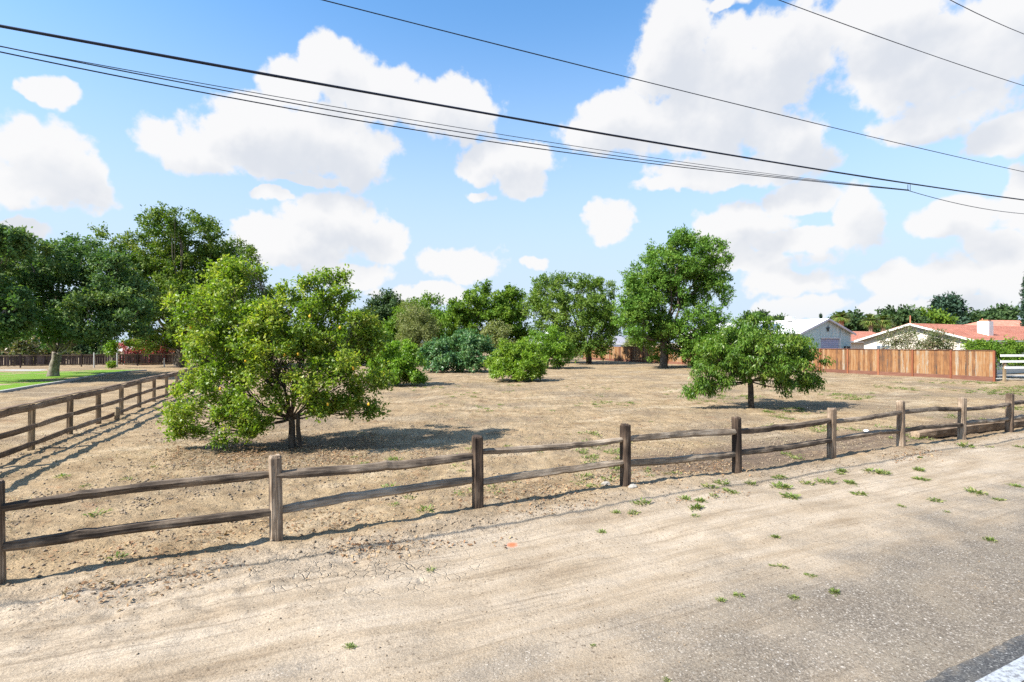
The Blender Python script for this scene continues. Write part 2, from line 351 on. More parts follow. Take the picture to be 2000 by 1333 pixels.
    dots2 = b.m('MULTIPLY', b.ss(v3.outputs['Distance'], 0.14, 0.22, 1.0, 0.0), b.ss(streak, 0.62, 0.42))
    col = b.mix(b.m('MULTIPLY', dots2, 0.55), col, (0.10, 0.07, 0.045, 1))
    # dark leaf litter round the lemon trunk, also painted to deepen the tree's shadow
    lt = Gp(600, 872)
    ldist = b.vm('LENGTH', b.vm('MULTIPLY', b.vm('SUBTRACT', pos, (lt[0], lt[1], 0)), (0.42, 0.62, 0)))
    litter_shade = b.ss(b.m('ADD', ldist, b.m('MULTIPLY', b.m('SUBTRACT', mid, 0.5), 1.3)), 0.45, 1.15, 1.0, 0.0)
    col = b.mix(b.m('MULTIPLY', litter_shade, b.ss(fine, 0.35, 0.62, 0.85, 0.35)), col, (0.095, 0.062, 0.038, 1))
    gf = b.ss(grit, 0.3, 0.7, 0.80, 1.18)
    col = b.mix(1.0, col, b.n('ShaderNodeCombineColor', {0: gf, 1: gf, 2: gf}).outputs[0], 'MULTIPLY')
    # orange survey-paint spot on the hard-pack
    sp = Gp(1000, 1061)
    dd = b.vm('LENGTH', b.vm('MULTIPLY', b.vm('SUBTRACT', pos, (sp[0], sp[1], 0)), (1, 0.8, 0)))
    spot = b.ss(b.m('ADD', dd, b.m('MULTIPLY', b.m('SUBTRACT', fine, 0.5), 0.06)), 0.025, 0.085, 0.85, 0.0)
    col = b.mix(spot, col, (0.85, 0.13, 0.05, 1))
    # cracked crust patch by the second post
    cp = Gp(690, 1105)
    cd = b.vm('LENGTH', b.vm('MULTIPLY', b.vm('SUBTRACT', pos, (cp[0], cp[1], 0)), (0.55, 1.0, 0)))
    cmask = b.ss(b.m('ADD', cd, b.m('MULTIPLY', b.m('SUBTRACT', mid, 0.5), 0.8)), 0.35, 1.0, 1.0, 0.0)
    wp = b.vm('MULTIPLY_ADD', b.noise(pos, 6.0, 3, 0.6, out=1), (0.12, 0.12, 0), pos)
    ve = b.n('ShaderNodeTexVoronoi', {'Vector': wp, 'Scale': 7.5}, feature='DISTANCE_TO_EDGE').outputs['Distance']
    crack = b.m('MULTIPLY', b.m('MULTIPLY', b.ss(ve, 0.0, 0.07, 1.0, 0.0), cmask), b.ss(b.noise(pos, 3.0, 3), 0.40, 0.58))
    roughside = b.ss(ww, 0.4, 1.6, 1.0, 0.35)
    hgt = b.m('ADD', b.m('MULTIPLY', b.m('ADD', b.m('MULTIPLY', fine, 1.0), b.m('MULTIPLY', b.noise(pos, 24.0, 4, 0.7), 0.6)), roughside), b.m('MULTIPLY', grit, 0.12))
    hgt = b.m('ADD', hgt, b.m('MULTIPLY', b.m('MULTIPLY', tyre, edge), 0.35))
    hgt = b.m('SUBTRACT', hgt, b.m('MULTIPLY', crack, 0.45))
    hgt = b.m('ADD', hgt, b.m('MULTIPLY', b.m('MULTIPLY', chip, gmask), 0.16))
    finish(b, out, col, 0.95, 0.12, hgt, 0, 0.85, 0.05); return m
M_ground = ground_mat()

def axis(steps):
    a = [steps[0][0]]
    for (s, e, d0, d1) in steps:
        x = a[-1]
        while x < e - 1e-6:
            t = (x - s) / (e - s); x += d0 + (d1 - d0) * t; a.append(min(x, e))
    return a
ys = axis([(2.0, 9.0, 0.027, 0.038), (9.0, 20.0, 0.05, 0.11), (20, 60, 0.16, 0.6), (60, 200, 1.5, 15), (200, 3000, 60, 500)])
ys = [-600, -200, -60, -20, -8, -3, 0, 1.2] + ys
xr = axis([(0.0, 7.5, 0.04, 0.05), (7.5, 18, 0.06, 0.14), (18, 60, 0.2, 1.2), (60, 300, 4, 30), (300, 3000, 80, 500)])
xs = [-x for x in xr[:0:-1]] + xr
X, Y = np.meshgrid(np.array(xs), np.array(ys)); Z = H(X, Y)
nx, ny = len(xs), len(ys)
V = np.stack([X.ravel(), Y.ravel(), Z.ravel()], 1)
ii = (np.arange(ny - 1)[:, None] * nx + np.arange(nx - 1)[None, :]).ravel()
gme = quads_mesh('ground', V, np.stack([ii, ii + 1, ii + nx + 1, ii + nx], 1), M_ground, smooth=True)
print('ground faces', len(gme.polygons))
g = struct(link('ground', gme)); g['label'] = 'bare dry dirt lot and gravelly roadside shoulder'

# road with painted edge line
def asphalt():
    m, b, out = newmat('asphalt')
    pos = b.n('ShaderNodeNewGeometry').outputs['Position']
    v = b.n('ShaderNodeTexVoronoi', {'Vector': pos, 'Scale': 90.0}, feature='F1')
    c = b.n('ShaderNodeSeparateColor', {0: v.outputs['Color']}).outputs[0]
    n = b.noise(pos, 1.5, 4)
    col = b.ramp(c, [(0.0, (0.03, 0.03, 0.032)), (0.6, (0.065, 0.064, 0.063)), (0.95, (0.12, 0.118, 0.112)), (1.0, (0.3, 0.29, 0.28))])
    col = b.mix(b.ss(n, 0.45, 0.75, 0, 0.3), col, (0.17, 0.15, 0.12, 1))
    ww = b.vm('DOT_PRODUCT', b.vm('SUBTRACT', pos, (FP0[0], FP0[1], 0)), (NR[0], NR[1], 0))
    dust = b.ss(b.m('ADD', ww, b.m('MULTIPLY', b.m('SUBTRACT', b.noise(pos, 7.0, 6, 0.7), 0.5), 0.5)), 5.02, 5.24, 0.8, 0.0)
    col = b.mix(dust, col, (0.20, 0.165, 0.125, 1))
    finish(b, out, col, 0.85, 0.3, c, 0, 0.4, 0.006); return m
def linepaint():
    m, b, out = newmat('worn_white_road_paint')
    pos = b.n('ShaderNodeNewGeometry').outputs['Position']
    n = b.noise(pos, 30.0, 6, 0.75)
    col = b.mix(b.ss(n, 0.44, 0.64, 0, 0.8), (0.33, 0.35, 0.37, 1), (0.10, 0.10, 0.11, 1))
    finish(b, out, col, 0.8, 0.3, n, 0, 0.3, 0.004); return m
def UW(u, ww, z=0.0):
    p = FP0 + E1 * u + NR * ww; return (p[0], p[1], z)
us = np.concatenate([np.linspace(-60, -6, 40)[:-1], np.linspace(-6, 14, 500)[:-1], np.linspace(14, 120, 80)])
edge_w = 5.12 + 0.09 * fbmn(us * 1.3, us * 0, 5, 4) + 0.05 * fbmn(us * 9, us * 0, 9, 3)
Vv = []
for uu_, we in zip(us, edge_w): Vv += [UW(uu_, we, -0.03), UW(uu_, we + 0.03, 0.004), UW(uu_, 12.5, 0.006)]
Fq = []
for i in range(len(us) - 1):
    a = 3 * i; Fq += [(a, a + 1, a + 4, a + 3), (a + 1, a + 2, a + 5, a + 4)]
road = struct(mesh_obj('road', Vv, [f[::-1] for f in Fq], asphalt())); road['label'] = 'dark asphalt road edge in the corner'
mesh_obj('edge_line', [UW(-60, 5.33, 0.0098), UW(120, 5.33, 0.0098), UW(120, 5.48, 0.0098), UW(-60, 5.48, 0.0098)], [(3, 2, 1, 0)], linepaint(), road)

# lawn, its kerb, concrete path, driveway
def lawn_mat():
    m, b, out = newmat('mown_lawn')
    pos = b.n('ShaderNodeNewGeometry').outputs['Position']
    n = b.noise(pos, 40.0, 5, 0.7); n2 = b.noise(pos, 0.5, 4)
    col = b.ramp(b.m('ADD', b.m('MULTIPLY', n, 0.6), b.m('MULTIPLY', n2, 0.4)), [(0.3, (0.0648, 0.1368, 0.0096)), (0.5, (0.1224, 0.2376, 0.016)), (0.7, (0.18, 0.288, 0.032))])
    col = b.mix(b.ss(b.noise(pos, 0.35, 5, 0.65), 0.56, 0.72, 0, 0.5), col, (0.20, 0.19, 0.06, 1))
    finish(b, out, col, 0.8, 0.2, n, 0, 0.8, 0.04); return m
kerb_pts = [Gp(-420, 800), Gp(-160, 785), Gp(0, 768), Gp(60, 757.5), Gp(120, 748), Gp(165, 739.5), Gp(210, 731.5), Gp(250, 727), Gp(285, 725)]
back_pts = [Gp(275, 723.2), Gp(200, 723.5), Gp(100, 726), Gp(0, 728), Gp(-300, 731)]
lp = kerb_pts + back_pts
lawn = struct(mesh_obj('lawn', [(p[0], p[1], 0.03) for p in lp], [tuple(range(len(lp)))], lawn_mat())); lawn['label'] = 'bright green mown lawn behind the board fence'
def strip_mesh(name, pts, w_, z0, z1, mat):
    Vv, Fc = [], []
    pts = [np.array(p) for p in pts]
    for i, p in enumerate(pts):
        t = pts[min(i + 1, len(pts) - 1)] - pts[max(i - 1, 0)]; t = t / np.linalg.norm(t); n = np.array([-t[1], t[0]])
        a, c = p + n * w_ / 2, p - n * w_ / 2
        Vv += [(a[0], a[1], z0), (a[0], a[1], z1), (c[0], c[1], z1), (c[0], c[1], z0)]
    for i in range(len(pts) - 1):
        q0 = 4 * i
        for k in range(3): Fc.append((q0 + k, q0 + k + 1, q0 + 4 + k + 1, q0 + 4 + k))
    Fc += [(3, 2, 1, 0), (len(Vv) - 4, len(Vv) - 3, len(Vv) - 2, len(Vv) - 1)]
    return mesh_obj(name, Vv, Fc, mat)
k = struct(strip_mesh('lawn_kerb', kerb_pts, 0.22, -0.05, 0.12, M_conc)); k['label'] = 'low concrete kerb curving along the lawn'
pp = [Gp(-300, 724), Gp(92, 722), Gp(92, 727), Gp(-300, 730.5)]
k = struct(mesh_obj('path', [(p[0], p[1], 0.012) for p in pp][::-1], [(0, 1, 2, 3)], M_conc)); k['label'] = 'concrete path behind the lawn'
dw = [(33.6, 35.2), (70, 36.5), (80, 46), (35, 41)]
k = struct(mesh_obj('driveway', [(x, y, 0.02) for x, y in dw], [(0, 1, 2, 3)], M_conc)); k['label'] = 'pale concrete driveway behind the white rail fence'

# ------------------------------------------------------------------ fences
def beam(name, L, h, t, mat, parent, seed, nseg=14, rough=0.16, bow=0.03, rag=0.0):
    """rough split timber along local +X, centred in y,z"""
    r = random.Random(seed); Vv, Fc = [], []; k = 9
    base = [1 + r.uniform(-rough, rough) for _ in range(k)]
    ph = [r.uniform(0, 6.28) for _ in range(6)]
    knot = r.uniform(0.2, 0.8)
    for i in range(nseg + 1):
        x = L * i / nseg; s = i / nseg
        tp = 0.72 + 0.28 * min(1, min(s, 1 - s) / 0.08)
        cy = bow * 0.5 * math.sin(s * 3.1 + ph[0]) + 0.003 * math.sin(s * 17 + ph[1])
        cz = bow * math.sin(s * 3.1416) * math.sin(ph[2]) + 0.004 * math.sin(s * 9 + ph[3]) + 0.014 * math.exp(-((s - knot) / 0.03) ** 2)
        tw = 0.15 * math.sin(s * 4 + ph[4])
        for j in range(k):
            a = 2 * math.pi * j / k + tw; m_ = base[j] * (1 + 0.05 * math.sin(6 * s + j * 2.1 + ph[5]) + 0.04 * math.sin(23 * s + j * 1.3) + (r.uniform(-rag, rag) if rag else 0.0) + (0.10 * rag / 0.05 * math.exp(-((s - knot) / 0.018) ** 2) if j in (2, 3, 4) else 0.0))
            ca, sa = math.cos(a), math.sin(a)
            q = (abs(ca) ** 3 + abs(sa) ** 3) ** (-1 / 3)
            Vv.append((x, cy + ca * q * t / 2 * m_ * tp, cz + sa * q * h / 2 * m_ * tp))
    for i in range(nseg):
        for j in range(k):
            Fc.append((i * k + j, i * k + (j + 1) % k, (i + 1) * k + (j + 1) % k, (i + 1) * k + j))
    Fc += [tuple(range(k))[::-1], tuple(range(nseg * k, nseg * k + k))]
    return mesh_obj(name, Vv, Fc, mat, parent)
def aim(o, p, q):
    p, q = Vector(p), Vector(q); d = q - p
    o.location = p; o.rotation_euler = d.to_track_quat('X', 'Z').to_euler()
def rough_post(name, wdt, hgt, mat, parent, seed, bury=0.3):
    r = random.Random(seed); Vv, Fc = [], []; k = 16; nseg = 9
    groove = [r.uniform(0.93, 1.05) for _ in range(k)]
    lx, ly = r.uniform(-0.02, 0.02), r.uniform(-0.02, 0.02)
    zs = [-bury] + [hgt * i / (nseg - 2) * 0.985 for i in range(nseg - 1)] + [hgt + 0.01]
    for i, z in enumerate(zs):
        tp = 0.80 if i == len(zs) - 1 else 1.0
        f = max(0, z) / hgt
        for j in range(k):
            a = 2 * math.pi * j / k + math.pi / 16; ca, sa = math.cos(a), math.sin(a)
            q = (abs(ca) ** 5 + abs(sa) ** 5) ** (-1 / 5)
            m_ = groove[j] * (1 + 0.025 * math.sin(5 * f + j * 1.7)) * (1 - 0.05 * f) * tp
            zz = z + (r.uniform(-0.012, 0.012) if i >= len(zs) - 2 else 0)
            Vv.append((ca * q * wdt / 2 * m_ + lx * f, sa * q * wdt / 2 * m_ + ly * f, zz))
    n = len(zs)
    for i in range(n - 1):
        for j in range(k): Fc.append((i * k + j, i * k + (j + 1) % k, (i + 1) * k + (j + 1) % k, (i + 1) * k + j))
    Fc.append(tuple(range((n - 1) * k, n * k)))
    return mesh_obj(name, Vv, Fc, mat, parent)

front_px = [(540, 1058, 163), (930, 993, 137), (1220, 955, 118), (1442, 926, 108), (1619, 893, 96), (1763, 878, 88), (1879, 859, 81), (1974, 846, 76)]
fp = []
for (x, y, hpx) in front_px:
    p = Gp(x, y); fp.append((p, hpx / F * p[1]))
# settle the measured posts onto one line, keep their own spacing
line = []
for p, h in fp:
    u_, w_ = uw(p[0], p[1]); line.append((u_, w_ * 0.6, min(max(h, 1.05), 1.12)))
line = [(-6.0, 0.02, 1.08), (-2.765, 0.0, 1.10)] + line + [(line[-1][0] + 2.7, 0.0, 1.08), (line[-1][0] + 5.5, 0.0, 1.08)]
fence = thing('split_rail_fence', 'dark weathered two-rail split-rail fence running along the roadside', 'fence', UW(line[0][0], 0, 0))
FO = np.array(fence.location)
posts = []
for i, (u_, w_, h) in enumerate(line):
    x, y, _ = UW(u_, w_); z = Hs(x, y); posts.append((x, y, z, h))
    o = rough_post('post', 0.165, h, M_post, fence, 100 + i); o.location = Vector((x, y, z)) - Vector(FO)
    o.rotation_euler = (0, 0, math.atan2(E1[1], E1[0]) + random.uniform(-0.12, 0.12))
for i in range(len(posts) - 1):
    for lev, (hh, tt) in enumerate(((0.40, 0.11), (0.83, 0.115))):
        a, b_ = posts[i], posts[i + 1]
        sh = random.Random(i * 7 + lev)
        za = a[2] + hh + sh.uniform(-0.03, 0.03); zb = b_[2] + hh + sh.uniform(-0.03, 0.03)
        pa = Vector((a[0], a[1], za)); pb = Vector((b_[0], b_[1], zb)); off = Vector((NR[0], NR[1], 0)) * (0.016 * (1 if (i + lev) % 2 else -1))
        L = (pb - pa).length
        o = beam('rail', L - 0.004, sh.uniform(0.10, 0.13), tt, M_rail, fence, 300 + i * 2 + lev, nseg=34, rag=0.05)
        aim(o, pa + off - Vector(FO), pb + off - Vector(FO))

# left three-board fence, square to the roadside fence
CORN = np.array([-8.05, 4.35]); LD = Gp(322, 779) - Gp(70, 880); LD = LD / np.linalg.norm(LD)
CORN = Gp(70, 880) - LD * 2.18 * 4
bf = thing('board_fence', 'brown three-board ranch fence running back along the left side of the lot', 'fence', (CORN[0], CORN[1], 0))
BO = Vector(bf.location); ln = np.array([-LD[1], LD[0]])          # points left, away from the lot
bposts = []
for i in range(27):
    p = CORN + LD * 2.18 * i; z = Hs(p[0], p[1]); bposts.append((p, z))
    o = rough_post('post', 0.135, 1.08, M_bpost, bf, 500 + i); o.location = Vector((p[0] + ln[0] * 0.09, p[1] + ln[1] * 0.09, z)) - BO
    o.rotation_euler = (0, 0, math.atan2(LD[1], LD[0]))
for i in range(26):
    for lev, (hh, h_) in enumerate(((0.16, 0.135), (0.57, 0.135), (1.03, 0.16))):
        (pa, za), (pb, zb) = bposts[i], bposts[i + 1]
        off = -ln * 0.005
        o = beam('rail', 2.18 - 0.006, h_, 0.05, M_board, bf, 700 + i * 3 + lev, nseg=6, rough=0.04, bow=0.012)
        aim(o, Vector((pa[0] + off[0], pa[1] + off[1], za + hh)) - BO, Vector((pb[0] + off[0], pb[1] + off[1], zb + hh)) - BO)
# cap plank on the top rail
for i in range(26):
    (pa, za), (pb, zb) = bposts[i], bposts[i + 1]
    o = beam('cap_plank', 2.18 - 0.006, 0.035, 0.15, M_board, bf, 800 + i, nseg=4, rough=0.03, bow=0.006)
    aim(o, Vector((pa[0] + ln[0] * .05, pa[1] + ln[1] * .05, za + 1.128)) - BO, Vector((pb[0] + ln[0] * .05, pb[1] + ln[1] * .05, zb + 1.128)) - BO)

# cedar privacy fence on the right
CA = Gp(1942, 745); CB = Gp(1140, 702); cd_ = (CB - CA) / np.linalg.norm(CB - CA); CL = np.linalg.norm(CB - CA)
cn = np.array([cd_[1], -cd_[0]]); cn = cn if cn[0] < 0 else -cn     # toward the lot
cf = thing('cedar_fence', 'orange cedar plank privacy fence along the right side of the lot', 'fence', (CA[0], CA[1], 0), math.atan2(cd_[1], cd_[0]))
SP = 2.45; npan = int(CL / SP) + 2; LOC_N = 1.0                    # local +x along the fence, local +y away from lot is -LOC side
ysgn = 1.0 if np.dot(np.array([-cd_[1], cd_[0]]), cn) > 0 else -1.0
bm_share = {}
def cedar_board(wi, hi):
    k_ = (wi, hi)
    if k_ not in bm_share:
        me = bpy.data.meshes.new('board'); me.from_pydata(boxv(-wi / 2, wi / 2, -0.01, 0.01, 0.29, hi), [], BOXF); me.materials.append(M_cedar); bm_share[k_] = me
    return bm_share[k_]
nb = 0; rest = []
rr = random.Random(5)
for pnl in range(npan):
    x0 = pnl * SP
    o = box('post', x0 - 0.06, x0 + 0.06, ysgn * 0.0 - 0.06, 0.06, -0.3, 2.06, M_cedarpost, cf)
    if pnl == npan - 1: break
    o = box('kickboard', x0 + 0.065, x0 + SP - 0.065, -0.02, 0.02, 0.0, 0.285, M_kick, cf)
    o = box('cap_rail', x0 + 0.002, x0 + SP - 0.002, -0.07, 0.07, 2.063, 2.10, M_kick, cf)
    n_ = 12; bw = (SP - 0.13) / n_
    for j in range(n_):
        xx = x0 + 0.065 + bw * (j + 0.5); hi = 2.06 - 0.002; yy = rr.uniform(-0.012, 0.012)
        if nb < 300:
            o = link('board', cedar_board(round(bw - 0.008, 4), hi), cf, (xx, yy, 0)); nb += 1
        else: rest.append((xx - bw / 2 + .004, xx + bw / 2 - .004, yy))
if rest:
    Vv, Fc = [], []
    for i, (a, c, yy) in enumerate(rest):
        Vv += boxv(a, c, yy - 0.01, yy + 0.01, 0.29, 2.058); Fc += [tuple(8 * i + q_ for q_ in f) for f in BOXF]
    o = mesh_obj('board', Vv, Fc, M_cedar, cf); o['kind'] = 'stuff'
# white rail fence beyond its end
wf = thing('white_rail_fence', 'white three-rail vinyl fence right of the cedar fence end', 'fence', (CA[0] + 0.35, CA[1] - 0.1, 0), 0.06)
for xx in (0.25, 2.7, 5.1, 7.5): box('post', xx - 0.065, xx + 0.065, -0.065, 0.065, -0.2, 1.85 if xx > 1 else 1.42, M_white if xx > 1 else M_bpost, wf)
for zz in (0.93, 1.34, 1.74): box('rail', 0.19 if zz < 1 else -0.12, 7.5, -0.115, -0.07, zz - 0.075, zz + 0.075, M_white, wf)

# old dark fence at the back of the neighbour's yard (left)
q0, q1 = Gp(-160, 722), Gp(440, 712); qd = (q1 - q0); QL = np.linalg.norm(qd); qd = qd / QL
df = thing('back_fence', 'old dark plank fence behind the lawn trees at far left', 'fence', (q0[0], q0[1], 0), math.atan2(qd[1], qd[0]))
rr = random.Random(9); xx = 0.0; shared = []
for kx in range(5):
    wb = 0.17 + 0.012 * kx; me = bpy.data.meshes.new('board'); me.from_pydata(boxv(0, wb, -0.01, 0.01, 0.18, 1.36), [], BOXF); me.materials.append(M_dark); shared.append((wb, me))
while xx < QL:
    wb, me = rr.choice(shared)
    o = link('board', me, df, (xx, rr.uniform(-.01, .01), rr.uniform(-0.03, 0.03))); xx += wb + rr.choice([0.012, 0.012, 0.02, 0.05])
for i in range(int(QL / 2.5)):
    box('post', i * 2.5, i * 2.5 + 0.1, -0.13, -0.02, -0.2, 1.45, M_dark, df)
    box('rail', i * 2.5 + 0.103, i * 2.5 + 2.497, -0.07, -0.021, 1.22, 1.31, M_bpost, df)
    box('rail', i * 2.5 + 0.103, i * 2.5 + 2.497, -0.07, -0.021, 0.22, 0.31, M_bpost, df)

# ------------------------------------------------------------------ trees
def tubes(paths, k=7):
    Vv, Fc = [], []
    for path in paths:
        n0 = len(Vv); prev = None
        for i, (p, r) in enumerate(path):
            p = np.array(p, float)
            t = np.array(path[min(i + 1, len(path) - 1)][0], float) - np.array(path[max(i - 1, 0)][0], float)
            t = t / (np.linalg.norm(t) + 1e-9)
            a = np.array([1.0, 0, 0]) if abs(t[0]) < 0.8 else np.array([0, 1.0, 0])
            s1 = np.cross(t, a); s1 /= np.linalg.norm(s1); s2 = np.cross(t, s1)
            for j in range(k):
                an = 2 * math.pi * j / k; Vv.append(p + (s1 * math.cos(an) + s2 * math.sin(an)) * r * (1 + 0.08 * math.sin(j * 2.3 + i)))
        for i in range(len(path) - 1):
            for j in range(k):
                a0 = n0 + i * k; Fc.append((a0 + j, a0 + (j + 1) % k, a0 + k + (j + 1) % k, a0 + k + j))
        Fc.append(tuple(range(n0, n0 + k))[::-1]); e = n0 + (len(path) - 1) * k; Fc.append(tuple(range(e, e + k)))
    return Vv, Fc
def limb(p, q, r0, r1, rng, n=6, wob=0.12, sag=0.0):
    p, q = np.array(p, float), np.array(q, float); L = np.linalg.norm(q - p); path = []
    w1 = rng.normal(size=3) * wob * L; w2 = rng.normal(size=3) * wob * L * 0.5
    for i in range(n + 1):
        s = i / n; b_ = p * (1 - s) + q * s + w1 * math.sin(s * math.pi) * 0.5 + w2 * math.sin(2 * s * math.pi) * 0.5
        b_[2] += sag * L * math.sin(s * math.pi)
        path.append((b_, r0 + (r1 - r0) * s ** 0.8))
    return path
def leaves_mesh(name, centers, out, rng, per, llen, lwid, crad, mat, droop=0.0, stretch=1.4, up=0.6, floor=None, flat=0.8, tone=None):
    C = np.repeat(centers, per, 0); O = np.repeat(out, per, 0); n = len(C)
    cv = np.repeat(rng.random(len(centers)) if tone is None else 0.6 * tone + 0.4 * rng.random(len(centers)), per)
    ax = O * 0.7 + np.array([0, 0, 0.25 - droop]) + np.repeat(rng.normal(size=(len(centers), 3)) * 0.45, per, 0)
    ax /= np.linalg.norm(ax, axis=1, keepdims=True) + 1e-9
    t = rng.uniform(-1, 1, n)[:, None]
    pos = C + ax * t * crad * stretch + rng.normal(size=(n, 3)) * crad * 0.5 * np.array([1, 1, flat])
    dr = ax * 0.5 + rng.normal(size=(n, 3)) * 0.6 + np.array([0, 0, -droop * 1.1]); dr /= np.linalg.norm(dr, axis=1, keepdims=True) + 1e-9
    nr = rng.normal(size=(n, 3)) * 0.5 + O * 0.75 + np.array([0, 0, up * 0.75]); nr -= dr * np.sum(nr * dr, 1, keepdims=True)
    nr /= np.linalg.norm(nr, axis=1, keepdims=True) + 1e-9
    sd = np.cross(dr, nr); l = llen * rng.uniform(0.65, 1.25, n)[:, None]; wd = lwid * rng.uniform(0.7, 1.25, n)[:, None]
    if floor is not None:
        ok = pos[:, 2] > floor + 0.05; pos, dr, nr, sd, l, wd, cv = pos[ok], dr[ok], nr[ok], sd[ok], l[ok], wd[ok], cv[ok]; n = len(pos)
    A = pos; B = pos + dr * l * 0.45 + sd * wd * 0.5 + nr * l * 0.06; T = pos + dr * l - nr * l * 0.08; Dd = pos + dr * l * 0.45 - sd * wd * 0.5 + nr * l * 0.06
    Vv = np.stack([A, B, T, Dd], 1).reshape(-1, 3); Q = np.arange(4 * n).reshape(n, 4)
    var = np.clip(0.5 + (cv - 0.5) * 0.7 + rng.normal(size=n) * 0.18, 0, 1)
    return quads_mesh(name, Vv, Q, mat, {'var': var})
TRI = [0]
def tree(name, label, cat, base, d, lobes, leaf, bark, n_leaf, llen, lwid, crad, trunk_r=0.15, fork=0.35, per=26, droop=0.0, seed=1, depth=0.9,
         up=0.6, shell=0.62, extra_trunks=(), group=None, twigs=7, stretch=1.4, lift=0.02, fork_top=None, jit=0.12, puff=None, pk=0.85):
    """base: photo pixel x,y of the trunk foot (on flat ground at distance d); lobes: photo pixel ellipses (x,y,rx,ry[,depth offset in m])"""
    n_leaf = int(n_leaf * 1.35); llen *= 0.88; lwid *= 0.88
    rng = np.random.default_rng(seed)
    bx = (base[0] - 1000) / F * d; z0 = Hs(bx, d); root = thing(name, label, cat, (bx, d, z0), group=group)
    R0 = np.array([bx, d, z0]); LB = []
    allx = [l[0] for l in lobes]; hw = (max(l[0] + l[2] for l in lobes) - min(l[0] - l[2] for l in lobes)) / 2 / F * d
    for l in lobes:
        c = P(l[0], l[1], d); rx, rz = l[2] / F * d, l[3] / F * d
        ry = max(rx, rz) * depth
        off = l[4] if len(l) > 4 else rng.uniform(-1, 1) * max(0.0, hw * depth - ry) * 0.8
        c = c + np.array([0, off, 0]); c[0] *= (d + off) / d if abs(off) < 0.3 * d else 1
        LB.append((c - R0, np.array([rx, ry, rz])))
    wts = np.array([(r[0] * r[1] + r[0] * r[2] + r[1] * r[2]) for _, r in LB]); wts /= wts.sum()
    cen = np.mean([c for c, _ in LB], 0); cs, os_, pv = [], [], []; paths = []
    low = min(c[2] - r[2] for c, r in LB); ztop = max(c[2] + r[2] for c, r in LB)
    fz = fork * ztop if fork_top is None else fork_top
    forkp = np.array([rng.normal() * 0.05 * fz + cen[0] * 0.12, cen[1] * 0.12, fz])
    if trunk_r > 0:
        tp = limb((0, 0, -0.15), forkp, trunk_r * 1.12, trunk_r * 0.85, rng, 7, 0.04)
        tp[0] = (tp[0][0], trunk_r * 1.35); tp[1] = (tp[1][0], trunk_r * 1.08); paths.append(tp)
        for (ex, ey, er, tx) in extra_trunks:
            paths.append(limb((ex, ey, -0.1), np.array([forkp[0] + tx, forkp[1], fz * 1.15]), er * 1.2, er * 0.7, rng, 6, 0.05))
    pr = puff if puff else 0.32 * float(np.median([r[0] for _, r in LB]))
    for (c, r), wt_ in zip(LB, wts):
        npf = max(4, int(pk * (r[0] * r[1] + r[0] * r[2] + r[1] * r[2]) / (pr * pr)))
        u_ = rng.normal(size=(npf, 3)); u_ /= np.linalg.norm(u_, axis=1, keepdims=True)
        rad = np.clip(1.0 - 0.55 * pr / r.mean(), 0.35, 1) * (1 + rng.normal(size=npf) * jit)
        inner = rng.random(npf) < 0.12; rad[inner] *= 0.6
        pc_ = c + u_ * r * rad[:, None]; po = u_ / r; po /= np.linalg.norm(po, axis=1, keepdims=True)
        nc = max(4, int(n_leaf * wt_ / per / npf)); prad = pr * rng.uniform(0.6, 1.25, npf)
        k2 = np.repeat(np.arange(npf), nc); v_ = rng.normal(size=(len(k2), 3)) + po[k2] * 0.55 + np.array([0, 0, 0.25]); v_ /= np.linalg.norm(v_, axis=1, keepdims=True)
        pts = pc_[k2] + v_ * (prad[k2] * (0.35 + 0.65 * rng.random(len(k2)) ** 0.5))[:, None] * np.array([1, 1, 0.82])
        cs.append(pts); os_.append(v_ * 0.8 + po[k2] * 0.2); pv.append(np.repeat(rng.random(npf), nc))
        if trunk_r > 0:
            lr = trunk_r * min(0.55, 0.25 + wt_ * 1.2); end = c + np.array([0, 0, -0.1 * r[2]])
            lpth = limb(forkp * np.array([1, 1, 0.92]), end, lr, lr * 0.35, rng, 6, 0.10); paths.append(lpth)
            for j in range(twigs):
                s_ = lpth[int(rng.integers(2, 7))]; q_ = pc_[int(rng.integers(npf))] if j % 3 else pts[int(rng.integers(len(pts)))]
                paths.append(limb(s_[0], q_, s_[1] * 0.45, max(0.004, s_[1] * 0.12), rng, 4, 0.12))
    cs = np.concatenate(cs); os_ = np.concatenate(os_); pv = np.concatenate(pv)
    ok = cs[:, 2] > lift + crad * 0.3; cs, os_, pv = cs[ok], os_[ok], pv[ok]
    me = leaves_mesh('crown', cs, os_, rng, per, llen, lwid, crad, leaf, droop, stretch, up, floor=lift, tone=pv)
    TRI[0] += len(me.polygons) * 2
    link('crown', me, root)
    if paths:
        Vv, Fc = tubes(paths); TRI[0] += len(Fc) * 2
        mesh_obj('trunk', Vv, Fc, bark, root, smooth=True)
    return root

L_lemon = leaf_mat('lemon_leaf', (0.075, 0.14, 0.013), (0.175, 0.265, 0.030), (0.38, 0.39, 0.065), 0.44)
L_peach = leaf_mat('peach_leaf', (0.0575, 0.1288, 0.0171), (0.115, 0.2112, 0.0266), (0.2185, 0.2781, 0.0475), 0.38)
L_ash = leaf_mat('ash_leaf', (0.05958, 0.1401, 0.01985), (0.1132, 0.221, 0.03069), (0.1967, 0.2803, 0.04964), 0.34, rough=0.62, spec=0.2)
L_ash2 = leaf_mat('bright_ash_leaf', (0.066, 0.135, 0.0228), (0.1265, 0.205, 0.0342), (0.2145, 0.27, 0.057), 0.34, rough=0.62, spec=0.2)
L_teal = leaf_mat('bluegreen_leaf', (0.04744, 0.1071, 0.0378), (0.09488, 0.1701, 0.05481), (0.2056, 0.2646, 0.0756), 0.3, rough=0.62, spec=0.2)
